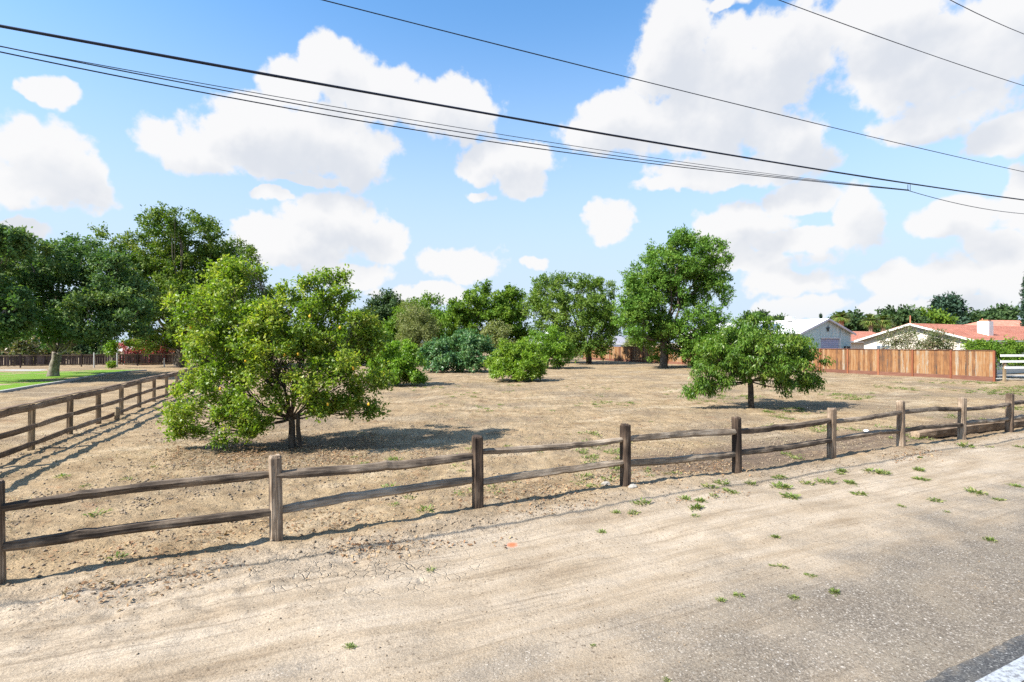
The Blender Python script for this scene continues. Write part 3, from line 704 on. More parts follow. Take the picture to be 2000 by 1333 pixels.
L_darkg = leaf_mat('dark_green_leaf', (0.03799, 0.08495, 0.01512), (0.09112, 0.1568, 0.0216), (0.2127, 0.2482, 0.0378), 0.3, rough=0.62, spec=0.2)
L_bushy = leaf_mat('bright_bush_leaf', (0.08855, 0.1795, 0.02), (0.1581, 0.2805, 0.026), (0.253, 0.3703, 0.05), 0.38)
L_bushy2 = leaf_mat('yellowgreen_bush_leaf', (0.10, 0.185, 0.018), (0.17, 0.275, 0.026), (0.28, 0.36, 0.05), 0.4)
L_fig = leaf_mat('fig_leaf', (0.05, 0.132, 0.0495), (0.09375, 0.198, 0.0715), (0.2125, 0.3, 0.143), 0.28, rough=0.35)
L_olive = leaf_mat('olive_leaf', (0.126, 0.153, 0.0495), (0.198, 0.225, 0.081), (0.279, 0.288, 0.135), 0.3, rough=0.62, spec=0.2)
L_grove = leaf_mat('grove_leaf', (0.0495, 0.1155, 0.012), (0.11, 0.198, 0.02), (0.198, 0.275, 0.035), 0.32, rough=0.62, spec=0.2)
L_far = leaf_mat('distant_tree_leaf', (0.027, 0.0585, 0.0225), (0.045, 0.0855, 0.027), (0.0765, 0.117, 0.036), 0.2, rough=0.62, spec=0.2)
L_farlight = leaf_mat('distant_bright_leaf', (0.063, 0.126, 0.0144), (0.108, 0.18, 0.018), (0.162, 0.234, 0.027), 0.25, rough=0.62, spec=0.2)
L_blue = leaf_mat('distant_conifer_leaf', (0.018, 0.045, 0.0315), (0.036, 0.072, 0.045), (0.054, 0.099, 0.054), 0.15, rough=0.62, spec=0.2)
L_myrtle = leaf_mat('crape_myrtle_leaf', (0.06, 0.09, 0.03), (0.12, 0.14, 0.05), (0.30, 0.20, 0.15), 0.3)
L_pink = leaf_mat('pink_flowering_leaf', (0.05, 0.09, 0.02), (0.30, 0.07, 0.07), (0.50, 0.10, 0.13), 0.3)

# lemon tree in front
lemon_lobes = [(455,560,62,50,0.2),(420,610,70,55,-0.3),(520,590,55,50,0.5),(645,590,58,52,0.1),(695,625,48,48,0.2),(600,640,85,65,-0.4),(480,665,90,65,-0.5),(705,680,45,55,0.1),
  (560,710,110,60,-0.3),(430,750,70,55,-0.3),(385,800,56,45,-0.2),(480,785,55,45,-0.7),(665,750,70,48,-0.2),(700,790,52,34,0.0),(640,790,40,30,-0.3),(560,650,110,85,0.6),
  (655,548,38,26,0.3),(450,528,40,25,0.1),(500,530,22,18,0.2),(445,825,60,30,-0.4),(365,830,34,24,-0.2),(390,690,50,48,-0.2),(735,735,24,40,0),(730,800,22,14,0)]
lemon = tree('lemon_tree', 'wide yellow-green lemon tree standing just inside the roadside fence', 'tree', (572, 875), F * CAMH / (875 - HZ), lemon_lobes, L_lemon, M_bark,
     50000, 0.105, 0.054, 0.11, trunk_r=0.085, fork_top=0.75, per=22, seed=4, depth=0.75, shell=0.6, extra_trunks=((0.14, 0.05, 0.06, 0.2),), twigs=22, jit=0.24, puff=0.25, pk=0.52)
rng = np.random.default_rng(77); ld = F * CAMH / (875 - HZ)
for (x, y) in [(563,674),(582,692),(556,694),(565,735),(567,742),(605,618),(664,640),(480,705),(372,640),(430,760),(640,790),(690,720),(720,790),(505,665)]:
    p = P(x, y, ld - 1.0) - np.array(lemon.location)
    th = np.linspace(0, 2 * math.pi, 9)[:-1]; Vv = [(0, 0, -0.041)]
    for zz, rr_ in ((-0.03, 0.016), (-0.012, 0.026), (0.012, 0.026), (0.03, 0.015)):
        Vv += [(rr_ * math.cos(a), rr_ * math.sin(a), zz) for a in th]
    Vv += [(0, 0, 0.04)]; Fc = [(0, 1 + (j + 1) % 8, 1 + j) for j in range(8)]
    for i in range(3): Fc += [(1 + 8 * i + j, 1 + 8 * i + (j + 1) % 8, 9 + 8 * i + (j + 1) % 8, 9 + 8 * i + j) for j in range(8)]
    Fc += [(25 + j, 25 + (j + 1) % 8, 33) for j in range(8)]
    mesh_obj('lemon', Vv, Fc, M_lemon, lemon, smooth=True, loc=p)

peach_lobes = [(1480,650,42,30,0.1),(1480,626,18,15,0.0),(1440,662,46,32,-0.2),(1400,695,46,36,0.0),(1375,730,34,30,-0.3),(1540,678,48,32,0.2),(1575,715,36,34,0.0),(1592,752,22,18,-0.1),
  (1480,690,80,36,-0.8),(1525,720,46,24,-0.6),(1430,722,36,22,-0.7),(1480,685,85,42,0.8),(1352,764,16,10,-0.2),(1364,748,22,16,-0.2),(1555,745,34,20,-0.4),(1395,690,30,25,0.4),(1495,655,55,32,-0.5),(1385,752,26,14,-0.2)]
peach = tree('peach_tree', 'low umbrella-shaped peach tree with drooping leaves right of centre', 'tree', (1470, 797), F * CAMH / (797 - HZ), peach_lobes, L_peach, M_bark,
     26000, 0.18, 0.05, 0.12, puff=0.29, pk=0.75, trunk_r=0.115, fork_top=1.15, per=22, droop=0.75, seed=8, depth=0.8, twigs=12, lift=0.42, jit=0.2)

ash_lobes = [(1330,505,60,48),(1270,540,55,50),(1385,520,35,45),(1240,590,34,50),(1390,575,32,50),(1290,600,55,60),(1260,650,45,40),(1360,640,50,45),(1310,665,60,40),(1385,640,32,35),(1235,640,25,35),(1300,550,60,60),(1365,690,35,20),(1325,475,30,22)]
tree('ash_tree', 'tall rounded bright green ash tree in front of the cedar fence', 'tree', (1295, 719), F * CAMH / (719 - HZ), ash_lobes, L_ash, M_bark,
     64000, 0.29, 0.135, 0.24, puff=0.85, pk=1.3, trunk_r=0.4, fork=0.2, per=24, seed=12, depth=0.85, shell=0.7)
tree('ash_tree', 'broad green ash tree drooping to the ground, left of the tallest ash', 'tree', (1150, 706), 64.0,
     [(1095,570,60,38),(1050,590,28,30),(1165,590,38,48),(1120,620,75,45),(1160,650,40,42),(1090,640,50,40),(1180,640,22,38),(1145,680,40,20),(1100,680,35,20)], L_ash2, M_bark,
     32000, 0.36, 0.17, 0.28, puff=0.95, pk=1.25, trunk_r=0.35, fork=0.22, per=24, seed=13, shell=0.7)
# trees behind the middle of the lot
tree('grove_tree', 'dense dark green lobed tree behind the centre bushes', 'tree', (965, 700), 72.0,
     [(960,590,50,36),(915,600,30,28),(1000,600,30,34),(950,630,65,40),(1010,640,25,40),(905,640,40,35),(975,665,55,30)], L_grove, M_bark, 26000, 0.42, 0.24, 0.3, puff=1.0, pk=1.3, trunk_r=0.35, fork=0.25, per=24, seed=14, shell=0.75)
tree('round_shrub', 'pale yellow-green rounded shrub in front of the dense dark tree', 'shrub', (970, 706), 66.0, [(972,645,24,14),(965,668,30,22),(985,690,30,18)], L_olive, M_bark, 6000, 0.4, 0.15, 0.4, trunk_r=0.1, seed=15, per=20)
tree('willow_shrub', 'pale olive feathery tree behind the left centre bushes', 'tree', (815, 706), 70.0, [(812,630,34,36),(800,660,32,32),(830,655,26,38),(815,690,34,22)], L_olive, M_bark, 13000, 0.42, 0.10, 0.42, trunk_r=0.15, seed=16, per=26, up=0.2)
tree('grove_tree', 'mid green tree behind the pale olive tree', 'tree', (850, 704), 80.0, [(840,605,32,28),(865,640,40,36),(800,620,40,30),(880,680,40,28),(785,660,30,40)], L_grove, M_bark, 15000, 0.5, 0.26, 0.55, trunk_r=0.3, seed=17, per=24, shell=0.75)
tree('grove_tree', 'dark bluish tree showing above the right side of the lemon tree', 'tree', (770, 702), 86.0, [(760,600,34,26),(735,620,30,30),(785,625,35,30),(750,660,50,40)], L_far, M_bark, 12000, 0.55, 0.3, 0.6, trunk_r=0.3, seed=18, per=24, shell=0.75)
tree('round_shrub', 'small green shrub left of the centre under dark trees', 'shrub', (735, 712), 58.0, [(730,665,26,26),(735,690,26,22),(700,680,40,30)], L_grove, M_bark, 8000, 0.4, 0.2, 0.4, trunk_r=0.1, seed=19, per=22)
tree('round_shrub', 'green hedge shrub filling in behind the blue-green bush', 'shrub', (900, 704), 76.0, [(890,660,50,26),(930,665,40,26),(880,690,60,22),(860,675,30,26)], L_grove, M_bark, 9000, 0.45, 0.22, 0.45, trunk_r=0.1, seed=20, per=22)
# bushes in the lot
tree('orchard_bush', 'low bright green bush right behind the lemon tree', 'bush', (775, 754), F * CAMH / (754 - HZ), [(775,695,45,26),(745,715,32,30),(805,715,28,30),(775,728,50,26),(810,740,22,14),(735,735,20,15)], L_bushy, M_bark,
     18000, 0.18, 0.085, 0.13, puff=0.36, trunk_r=0.07, fork=0.2, per=22, seed=21, shell=0.7, lift=0.08)
tree('fig_bush', 'wide blue-green big-leaved bush at the centre of the lot', 'bush', (895, 727), F * CAMH / (727 - HZ), [(890,685,50,34),(850,695,26,28),(935,690,30,32),(905,665,30,24),(890,712,58,15)], L_fig, M_bark,
     15000, 0.26, 0.15, 0.18, puff=0.5, trunk_r=0.09, fork=0.2, per=20, seed=22, shell=0.7, lift=0.08)
tree('orchard_bush', 'yellow-green bush with spreading low branches right of the blue-green bush', 'bush', (1008, 744), F * CAMH / (744 - HZ), [(1012,690,36,26),(985,712,32,22),(1040,712,26,26),(1010,725,45,18),(1045,735,18,12),(962,712,14,8)], L_bushy2, M_bark,
     18000, 0.18, 0.085, 0.13, puff=0.34, jit=0.2, trunk_r=0.07, fork=0.2, per=22, seed=23, shell=0.7, lift=0.1)
tree('orchard_bush', 'dark green bush half hidden behind the yellow-green bush', 'bush', (1070, 720), F * CAMH / (720 - HZ), [(1050,670,38,28),(1085,675,30,34),(1065,700,45,20),(1095,690,22,24)], L_bushy, M_bark,
     13000, 0.24, 0.12, 0.18, puff=0.5, trunk_r=0.08, fork=0.2, per=22, seed=24, shell=0.7, lift=0.08)
# big trees at the left
tree('shade_tree', 'large grey-trunked shade tree standing on the lawn', 'tree', (103, 736), F * CAMH / (736 - HZ), [(110,500,60,50),(60,520,60,55),(170,520,55,55),(220,560,55,60),(110,570,80,60),(40,590,60,55),(180,620,70,45),(240,625,45,45),(90,640,55,35),(140,660,50,22),(255,590,40,50)], L_teal, M_barkpale,
     46000, 0.28, 0.16, 0.24, puff=0.8, pk=1.0, trunk_r=0.34, fork=0.17, per=24, seed=31, depth=0.8)
tree('shade_tree', 'dense shade tree cut by the left edge of the photo', 'tree', (-60, 748), F * CAMH / (748 - HZ), [(0,480,40,45),(-40,540,70,60),(10,600,40,50),(-60,620,70,55),(15,650,28,24)], L_teal, M_barkpale,
     22000, 0.28, 0.16, 0.24, puff=0.8, pk=1.0, trunk_r=0.35, fork=0.25, per=24, seed=32, depth=0.8)
tree('shade_tree', 'tallest dark shade tree at left with a thick black trunk beside the board fence', 'tree', (352, 718), F * CAMH / (718 - HZ), [(370,470,75,42),(300,490,55,50),(440,500,55,42),(225,490,42,38),(360,530,100,60),(270,560,60,70),(460,560,48,52),(330,620,90,55),(420,640,70,50),(290,660,50,30),(480,525,32,32),(350,450,66,22),(400,560,90,65,0),(380,600,90,50,-3),(300,520,70,60,2),(410,530,80,55,3)], L_darkg, M_bark,
     60000, 0.33, 0.18, 0.3, puff=0.9, jit=0.12, pk=1.15, trunk_r=0.6, fork=0.12, per=24, seed=33, depth=0.75)
tree('flowering_bush', 'pink-flowering shrub showing over the back fence at left', 'shrub', (285, 713), 62.0, [(270,682,28,14),(295,684,22,12),(310,690,16,14),(285,700,40,12)], L_pink, M_bark, 4000, 0.35, 0.2, 0.3, trunk_r=0.06, seed=34, per=16)
tree('flowering_bush', 'orange-tinged shrub behind the back fence at the far left', 'shrub', (60, 716), 60.0, [(40,672,30,14),(75,676,35,14),(60,695,60,16)], L_myrtle, M_bark, 5000, 0.35, 0.2, 0.3, trunk_r=0.06, seed=35, per=16)
for i, (px, tp_, w_, d_, lab) in enumerate([(430, 655, 50, 95, 'far dark treetops behind the board fence, left of the lemon tree'), (540, 640, 70, 100, 'far treetops hidden behind the lemon tree'), (650, 645, 70, 98, 'far green treetops just left of the centre bushes'),
        (160, 660, 70, 92, 'far treetops behind the back fence beside the lawn tree'), (20, 655, 70, 92, 'far treetops behind the back fence at the far left'), (300, 662, 50, 92, 'low far treetops behind the thick dark trunk')]):
    tree('background_tree', lab, 'tree', (px, 699), d_, [(px - w_ * .5, tp_ + 14, w_ * .5, 16), (px + w_ * .4, tp_ + 12, w_ * .5, 18), (px, tp_ + 8, w_ * .45, 14), (px - w_ * .3, tp_ + 28, w_ * .7, 16), (px + w_ * .4, tp_ + 30, w_ * .6, 16)], L_far, M_bark, 5000, 0.6, 0.32, 0.6, trunk_r=0.25, seed=140 + i, per=18, twigs=3, shell=0.75)
# right background
tree('crape_myrtle', 'thin pinkish crape myrtle in front of the cream gable', 'tree', (1765, 728), 42.3, [(1755,660,34,18),(1735,672,26,14),(1785,668,24,16),(1770,645,16,10),(1760,690,40,10)], L_myrtle, M_barkpale, 2700, 0.16, 0.08, 0.2, trunk_r=0.05, fork=0.3, seed=41, per=12, twigs=10, shell=0.5)
tree('crape_myrtle', 'smaller greener crape myrtle beside the pinkish one', 'tree', (1830, 730), 39.9, [(1826,660,22,14),(1838,672,24,12),(1820,680,24,12)], L_myrtle, M_barkpale, 2600, 0.17, 0.08, 0.2, trunk_r=0.05, fork=0.3, seed=42, per=12, twigs=8)
tree('clipped_bush', 'rounded clipped green bush at the corner of the tile-roofed house', 'bush', (1945, 738), 38.0, [(1945,678,46,17),(1925,684,26,14),(1968,684,22,14),(1945,700,48,20)], L_grove, M_bark, 9000, 0.16, 0.10, 0.18, trunk_r=0.08, seed=43, per=20, lift=0.05)
far = [((1755, 700), 90, [(1755,625,42,16),(1735,634,30,12),(1775,634,28,14)], L_far, 'round dome-shaped tree behind the tile roof peak', 'dome_tree'),
       ((1812, 700), 95, [(1812,627,24,13),(1830,634,20,8),(1795,634,16,8)], L_farlight, 'bright lime-green rounded tree behind the tile roof', 'dome_tree'),
       ((1850, 700), 100, [(1848,595,16,14),(1842,612,16,14),(1858,604,12,16),(1850,630,26,14)], L_blue, 'tall dark ragged tree rising behind the tile roof', 'dark_tree'),
       ((1895, 700), 105, [(1885,628,26,10),(1905,626,22,10),(1870,634,22,9)], L_far, 'olive-green low treetop left of the chimney', 'dome_tree'),
       ((1955, 700), 98, [(1950,618,26,8),(1968,615,18,7),(1935,624,20,8),(1955,632,20,8)], L_far, 'flat-topped spreading tree behind the chimney', 'dome_tree'),
       ((1660, 700), 95, [(1650,634,20,12),(1664,630,14,14),(1668,645,14,14),(1630,640,20,10)], L_far, 'dark green tree beside the palm behind the teal barn', 'dome_tree'),
       ((1690, 700), 100, [(1680,640,12,7),(1672,646,12,6),(1695,643,18,9),(1715,640,20,11)], L_far, 'low treetops behind the two short palms', 'dome_tree'),
       ((1470, 700), 110, [(1465,626,12,8),(1485,624,14,8),(1475,635,26,8)], L_far, 'far dark treetop above the white barn roof', 'dome_tree'),
       ((1525, 700), 118, [(1522,632,16,4),(1505,634,12,4)], L_far, 'low sliver of treetops above the white roof ridge', 'dome_tree')]
for i, (b_, d_, lo, mt, lab, nm) in enumerate(far):
    tree(nm, lab, 'tree', b_, d_, lo, mt, M_bark, 3600, 0.75, 0.42, 0.7, trunk_r=0.3, seed=60 + i, per=18, twigs=3, shell=0.75)
def conifer(label, px, top, d, wpx, seed, name='conifer_tree', mat=None, cyl=False, n=2600):
    rng = np.random.default_rng(seed); bx = (px - 1000) / F * d; h = CAMH + (HZ - top) / F * d; wd = wpx / F * d
    root = thing(name, label, 'tree', (bx, d, 0))
    k_ = n // 14; s = rng.random(k_) ** (0.8); s = 0.06 + 0.94 * s
    rad = (wd * (1 - s) ** 0.8) if not cyl else wd * np.clip((1 - s) * 5, 0.15, 1) * np.clip(s * 6, 0.5, 1)
    an = rng.random(k_) * 6.283; rr_ = rad * rng.uniform(0.5, 1.05, k_)
    C = np.stack([np.cos(an) * rr_, np.sin(an) * rr_, s * h], 1); O = np.stack([np.cos(an), np.sin(an), 0.1 + 0 * an], 1)
    link('crown', leaves_mesh('crown', C, O, rng, 14, wd * 0.42, wd * 0.16, wd * 0.16, mat or L_blue, 0.1, floor=0.2), root)
    Vv, Fc = tubes([[((0, 0, -.1), wd * 0.16), ((0, 0, h * 0.5), wd * 0.09), ((0, 0, h * 0.97), wd * 0.02)]]); mesh_obj('trunk', Vv, Fc, M_bark, root)
    return root
conifer('blue-green spire conifer left of the white barn roof', 1401, 624, 105, 8, 1)
conifer('small dark spruce at the white roof\'s left slope', 1423, 633, 110, 6, 2)
conifer('second small spruce just right on the white roof slope', 1436, 630, 112, 8, 3)
conifer('tiny conifer top behind the teal barn ridge', 1603, 614, 110, 6, 4)
conifer('tall dark cypress column at the right edge of the photo', 2010, 528, 60, 11, 5, 'cypress_tree', L_blue, True, 9000)
for i, (px, tp) in enumerate([(1184, 618), (1191, 610), (1198, 622), (1205, 606), (1212, 615), (1219, 602), (1177, 612)]):
    conifer('slim far conifer in the row between the two ash trees, %s from left' % ['second', 'third', 'fourth', 'fifth', 'sixth', 'rightmost', 'leftmost'][i], px, tp, 140, 4.5, 20 + i, n=1400)
tree('garden_shrub', 'yellow-green shrub peeking over the cedar fence under the tallest ash', 'shrub', (1245, 706), 73.0, [(1240,668,18,14),(1255,680,18,10)], L_olive, M_bark, 3000, 0.35, 0.16, 0.3, trunk_r=0.06, seed=81, per=16)

def palm(label, px, top, d, crown_px, seed, trunk_w=0.35, thatch=True):
    rng = np.random.default_rng(seed); bx = (px - 1000) / F * d; h = CAMH + (HZ - top) / F * d - crown_px / F * d * 0.6; R = crown_px / F * d
    root = thing('palm_tree', label, 'palm', (bx, d, 0))
    Vv, Fc = tubes([[((0, 0, -.1), trunk_w * 1.1), ((0.05, 0, h * 0.6), trunk_w), ((0, 0, h * 0.97), trunk_w * 1.25), ((0, 0, h), trunk_w * 0.9)]], 9); mesh_obj('trunk', Vv, Fc, M_palm, root, smooth=True)
    Vv, Q = [], []
    for i in range(46):
        a = rng.random() * 6.283; e0 = rng.uniform(-0.5, 1.2); L = R * rng.uniform(0.8, 1.1)
        for kf in range(9):                                  # fan of narrow blades on a stalk
            aa = a + (kf - 4) * 0.16; el_ = e0
            p0 = np.array([0, 0, h]); dirv = np.array([math.cos(aa) * math.cos(el_), math.sin(aa) * math.cos(el_), math.sin(el_)])
            m_ = p0 + dirv * L * 0.55; t_ = p0 + dirv * L + np.array([0, 0, -0.28 * L]); sd = np.array([-math.sin(aa), math.cos(aa), 0]) * L * 0.05
            n0 = len(Vv); Vv += [p0, m_ + sd, t_, m_ - sd]; Q.append((n0, n0 + 1, n0 + 2, n0 + 3))
    me = quads_mesh('crown', np.array(Vv), np.array(Q), L_palm, {'var': rng.random(len(Q))}); link('crown', me, root)
L_palm = leaf_mat('palm_frond', (0.09, 0.15, 0.03), (0.15, 0.22, 0.05), (0.28, 0.28, 0.09), 0.25)
M_palm = flat_mat('palm_trunk_thatch', (0.36, 0.22, 0.14), 0.95, var=0.3, scale=6)
palm('thick-trunked palm behind the right slope of the teal barn', 1642, 608, 70, 20, 1, 0.30)
palm('left of two short palms behind the tile roof', 1700, 614, 72, 22, 2, 0.24)
palm('right of two short palms behind the tile roof', 1724, 614, 74, 22, 3, 0.24)

# ------------------------------------------------------------------ buildings
RZ = math.atan2(E1[1], E1[0])
def roof_courses(name, x0, x1, y0, z0, y1, z1, n, mat, parent, lip=0.05):
    """stepped tile courses from the eave (y0,z0) up to the ridge (y1,z1), along local x"""
    Vv, Fc = [], []
    for i in range(n):
        ya, yb = y0 + (y1 - y0) * i / n, y0 + (y1 - y0) * (i + 1) / n; za, zb = z0 + (z1 - z0) * i / n, z0 + (z1 - z0) * (i + 1) / n
        b0 = len(Vv); Vv += [(x0, ya, za), (x1, ya, za), (x1, ya, za + lip), (x0, ya, za + lip), (x1, yb, zb + 0.012), (x0, yb, zb + 0.012)]
        Fc += [(b0, b0 + 1, b0 + 2, b0 + 3), (b0 + 3, b0 + 2, b0 + 4, b0 + 5), (b0 + 3, b0 + 5, b0), (b0 + 1, b0 + 4, b0 + 2)]
    return mesh_obj(name, Vv, Fc, mat, parent)
# tile-roofed house
hd = 40.0; HC = np.array([0.907 * hd, hd]); HW = 0.232 * hd; eave, ridge = 2.80, 4.28
hs = thing('tile_roof_house', 'cream house with a red tile roof and white chimney behind the cedar fence', 'house', (HC[0], HC[1], 0), RZ)
HL = 26.0; yr = HW / 2
prism('wall', [(0.6, 0), (HW - 0.6, 0), (HW - 0.6, eave - 0.02 + 0.13), (yr, ridge - 0.12), (0.6, eave - 0.02 + 0.13)], 0.5, HL - 1, M_plaster, hs)
rf = roof_courses('roof', 0, HL, -0.02, eave, yr, ridge, 14, M_tile, hs)
roof_courses('roof', 0, HL, HW + 0.02, eave, yr, ridge, 14, M_tile, hs)
for (ya, za, yb, zb) in ((0, eave, yr, ridge), (HW, eave, yr, ridge)):
    sg = 1 if ya == 0 else -1
    mesh_obj('fascia', [(-0.03, ya, za - 0.16), (-0.03, yb, zb - 0.16), (-0.03, yb, zb + 0.0), (-0.03, ya, za + 0.0), (0.02, ya, za - 0.16), (0.02, yb, zb - 0.16), (0.02, yb, zb), (0.02, ya, za)], BOXF, M_trim, hs)
    mesh_obj('soffit', [(0.022, ya, za - 0.10), (HL - .02, ya, za - 0.10), (HL - .02, yb, zb - 0.10), (0.022, yb, zb - 0.10), (0.022, ya, za - 0.04), (HL - .02, ya, za - 0.04), (HL - .02, yb, zb - 0.04), (0.022, yb, zb - 0.04)], BOXF, M_soffit, hs)
gt = box('gutter', 0.0, HL, -0.15, -0.03, eave - 0.12, eave - 0.01, M_trim, hs); box('downspout', 1.2, 1.28, 0.50, 0.58, 0.1, eave - 0.14, M_trim, gt)
ch = box('chimney', 4.9, 5.65, 1.2, 2.0, 2.9, 4.42, M_chimney, hs); box('chimney_cap', 5.0, 5.55, 1.3, 1.9, 4.423, 4.55, M_terracotta, ch)
for xx, zz in ((0.12, 4.95), (12.2, 4.95)):
    Vv, Fc = tubes([[((xx, yr, ridge - 0.1), 0.05), ((xx, yr, zz), 0.045)]], 8); mesh_obj('vent_pipe', Vv, Fc, M_terracotta, rf)
wy = 7.0
win = box('window', 0.46, 0.495, wy - 0.62, wy + 0.62, 1.25, 2.42, M_trim, hs)
for r_ in range(3):
    for c_ in range(3):
        box('pane', 0.445, 0.457, wy - 0.53 + c_ * 0.365, wy - 0.53 + c_ * 0.365 + 0.32, 1.32 + r_ * 0.36, 1.32 + r_ * 0.36 + 0.31, M_glass, win)
# back wing of the house
wd = 60.0; WC = np.array([0.63 * wd, wd])
wg = thing('tile_roof_wing', 'red tile roof seen low between the teal barn and the cream gable', 'house', (WC[0], WC[1], 0), RZ)
box('wall', 0.5, 13.5, 0.5, 7.5, 0, 2.7, M_plaster, wg)
roof_courses('roof', 0, 14, 0, 2.78, 4, 4.12, 10, M_tile, wg); roof_courses('roof', 0, 14, 8, 2.78, 4, 4.12, 10, M_tile, wg)
box('fascia', 0, 14, -0.06, -0.02, 2.64, 2.80, M_trim, wg)
# far brown-roofed house
fd = 72.0; f0 = np.array([0.955 * fd, fd])
fh = thing('hip_roof_house', 'far house with an orange-brown hip roof at the right edge', 'house', (f0[0], f0[1], 0), RZ * 0.4)
box('wall', 0.6, 15.4, 0.6, 9.4, 0, 4.4, M_plaster, fh)
mesh_obj('roof', [(0, 0, 4.4), (16, 0, 4.4), (16, 10, 4.4), (0, 10, 4.4), (4, 5, 6.05), (12, 5, 6.05)], [(0, 1, 5, 4), (1, 2, 5), (2, 3, 4, 5), (3, 0, 4), (3, 2, 1, 0)], M_tile, fh)

# teal corrugated barn
gd = 50.0; GC = np.array([0.562 * gd, gd]); GW = 7.9; ge, gr_ = 3.60, 5.0; GLn = 9.0
gb = thing('steel_barn', 'pale teal corrugated steel barn with a lavender roller door', 'barn', (GC[0], GC[1], 0), RZ)
# corrugated gable as real ribs (joined), with the door opening left free
def corr_panel(name, xa, xb, zlo, zhi_fn, y, parent, pitch=0.40, dep=0.03):
    Vv, Fc = [], []; xs_ = np.arange(xa, xb + 1e-6, pitch / 4)
    for i, xx in enumerate(xs_):
        yy = y - dep * (1 if (i // 2) % 2 else 0)
        Vv += [(xx, yy, zlo), (xx, yy, zhi_fn(xx))]
        if i: Fc.append((2 * i - 2, 2 * i, 2 * i + 1, 2 * i - 1))
    return mesh_obj(name, Vv, Fc, M_corr, parent)
zt = lambda x: ge + (gr_ - ge) * (1 - abs(x - GW / 2) / (GW / 2)) - 0.03
dx0, dx1, dz = 3.15, 6.1, 3.03
corr_panel('wall_panel', 0.02, dx0, 0, zt, 0, gb); corr_panel('wall_panel', dx1 + 0.14, GW - 0.02, 0, zt, 0, gb); corr_panel('wall_panel', dx0, dx1 + 0.14, dz + 0.1, zt, 0, gb)
dr_ = box('roller_door', dx0, dx1, 0.10, 0.13, 0, dz, M_door, gb)
for i in range(14): box('slat', dx0 + 0.02, dx1 - 0.02, 0.075, 0.098, 0.02 + i * 0.21, 0.02 + i * 0.21 + 0.19, M_door, dr_)
box('door_frame', dx1, dx1 + 0.14, -0.05, 0.12, 0, dz + 0.1, M_trim, gb); box('door_frame', dx0 - 0.02, dx1 - 0.002, -0.06, 0.06, dz, dz + 0.098, M_trim, gb)
box('side_wall', 0.0, 0.05, 0.02, GLn, 0, ge - 0.03, M_trim, gb); box('side_wall', GW - 0.05, GW, 0.02, GLn, 0, ge - 0.03, M_trim, gb); box('back_wall', 0.06, GW - 0.06, GLn - 0.05, GLn, 0, ge, M_corr, gb)
for sg in (0, 1):
    xa, xb = (-0.35, GW / 2) if sg == 0 else (GW + 0.35, GW / 2); za = ge - 0.12
    mesh_obj('roof', [(xa, -0.35, za), (xa, GLn + .2, za), (xb, GLn + .2, gr_), (xb, -0.35, gr_), (xa, -0.35, za + 0.06), (xa, GLn + .2, za + 0.06), (xb, GLn + .2, gr_ + 0.06), (xb, -0.35, gr_ + 0.06)], BOXF, M_metalroof, gb)
    mesh_obj('gable_trim', [(xa, -0.39, za - 0.12), (xa, -0.353, za - 0.12), (xb, -0.353, gr_ - 0.12), (xb, -0.39, gr_ - 0.12), (xa, -0.39, za + 0.065), (xa, -0.353, za + 0.065), (xb, -0.353, gr_ + 0.065), (xb, -0.39, gr_ + 0.065)], BOXF, M_tank, gb)
box('corner_trim', GW - 0.06, GW + 0.03, -0.06, -0.04, 0, ge - 0.1, M_trim, gb)
box('wall_box', 6.75, 7.35, -0.35, -0.05, 1.3, 2.25, M_grime, gb)
box('roof_vent', GW / 2 - 0.9, GW / 2 - 0.2, 3.2, 3.9, gr_ - 0.1, gr_ + 0.38, M_trim, gb)
# metal star-shaped ornament under the gable
so_ = []; cx_, cz_ = GW / 2 + 0.25, 4.02
for i in range(10):
    r_ = 0.42 if i % 2 == 0 else 0.17; a = math.pi / 2 + i * math.pi / 5; so_.append((cx_ + r_ * 0.8 * math.cos(a), cz_ + r_ * math.sin(a)))
Vv = [(x, -0.075, z) for x, z in so_] + [(cx_, -0.14, cz_)]; mesh_obj('star_ornament', Vv, [(i, (i + 1) % 10, 10) for i in range(10)], M_grime, gb)
# white barn further back
b2d = 58.0; B2 = np.array([0.402 * b2d, b2d])
wb = thing('white_barn', 'long low white-roofed barn behind the peach tree', 'barn', (B2[0], B2[1], 0), RZ * 0.55)
box('wall', 0.5, 12.0, 0.5, 9.5, 0, 3.45, M_trim, wb)
mesh_obj('roof', [(0, 0, 3.48), (12.4, 0, 3.48), (12.4, 10, 3.48), (0, 10, 3.48), (3.0, 5, 5.1), (12.4, 5, 5.25)], [(0, 1, 5, 4), (1, 2, 5), (2, 3, 4, 5), (3, 0, 4), (3, 2, 1, 0)], M_metalroof, wb)
for i in range(3): mesh_obj('skylight', [(9.3 + .55 * i, 2.0 + i * 1.0, 4.19 + i * .33), (9.9 + .55 * i, 2.0 + i * 1.0, 4.19 + i * .33), (10.1 + .55 * i, 2.45 + i * 1.0, 4.34 + i * .33), (9.5 + .55 * i, 2.45 + i * 1.0, 4.34 + i * .33)], [(0, 1, 2, 3)], M_grime, wb)
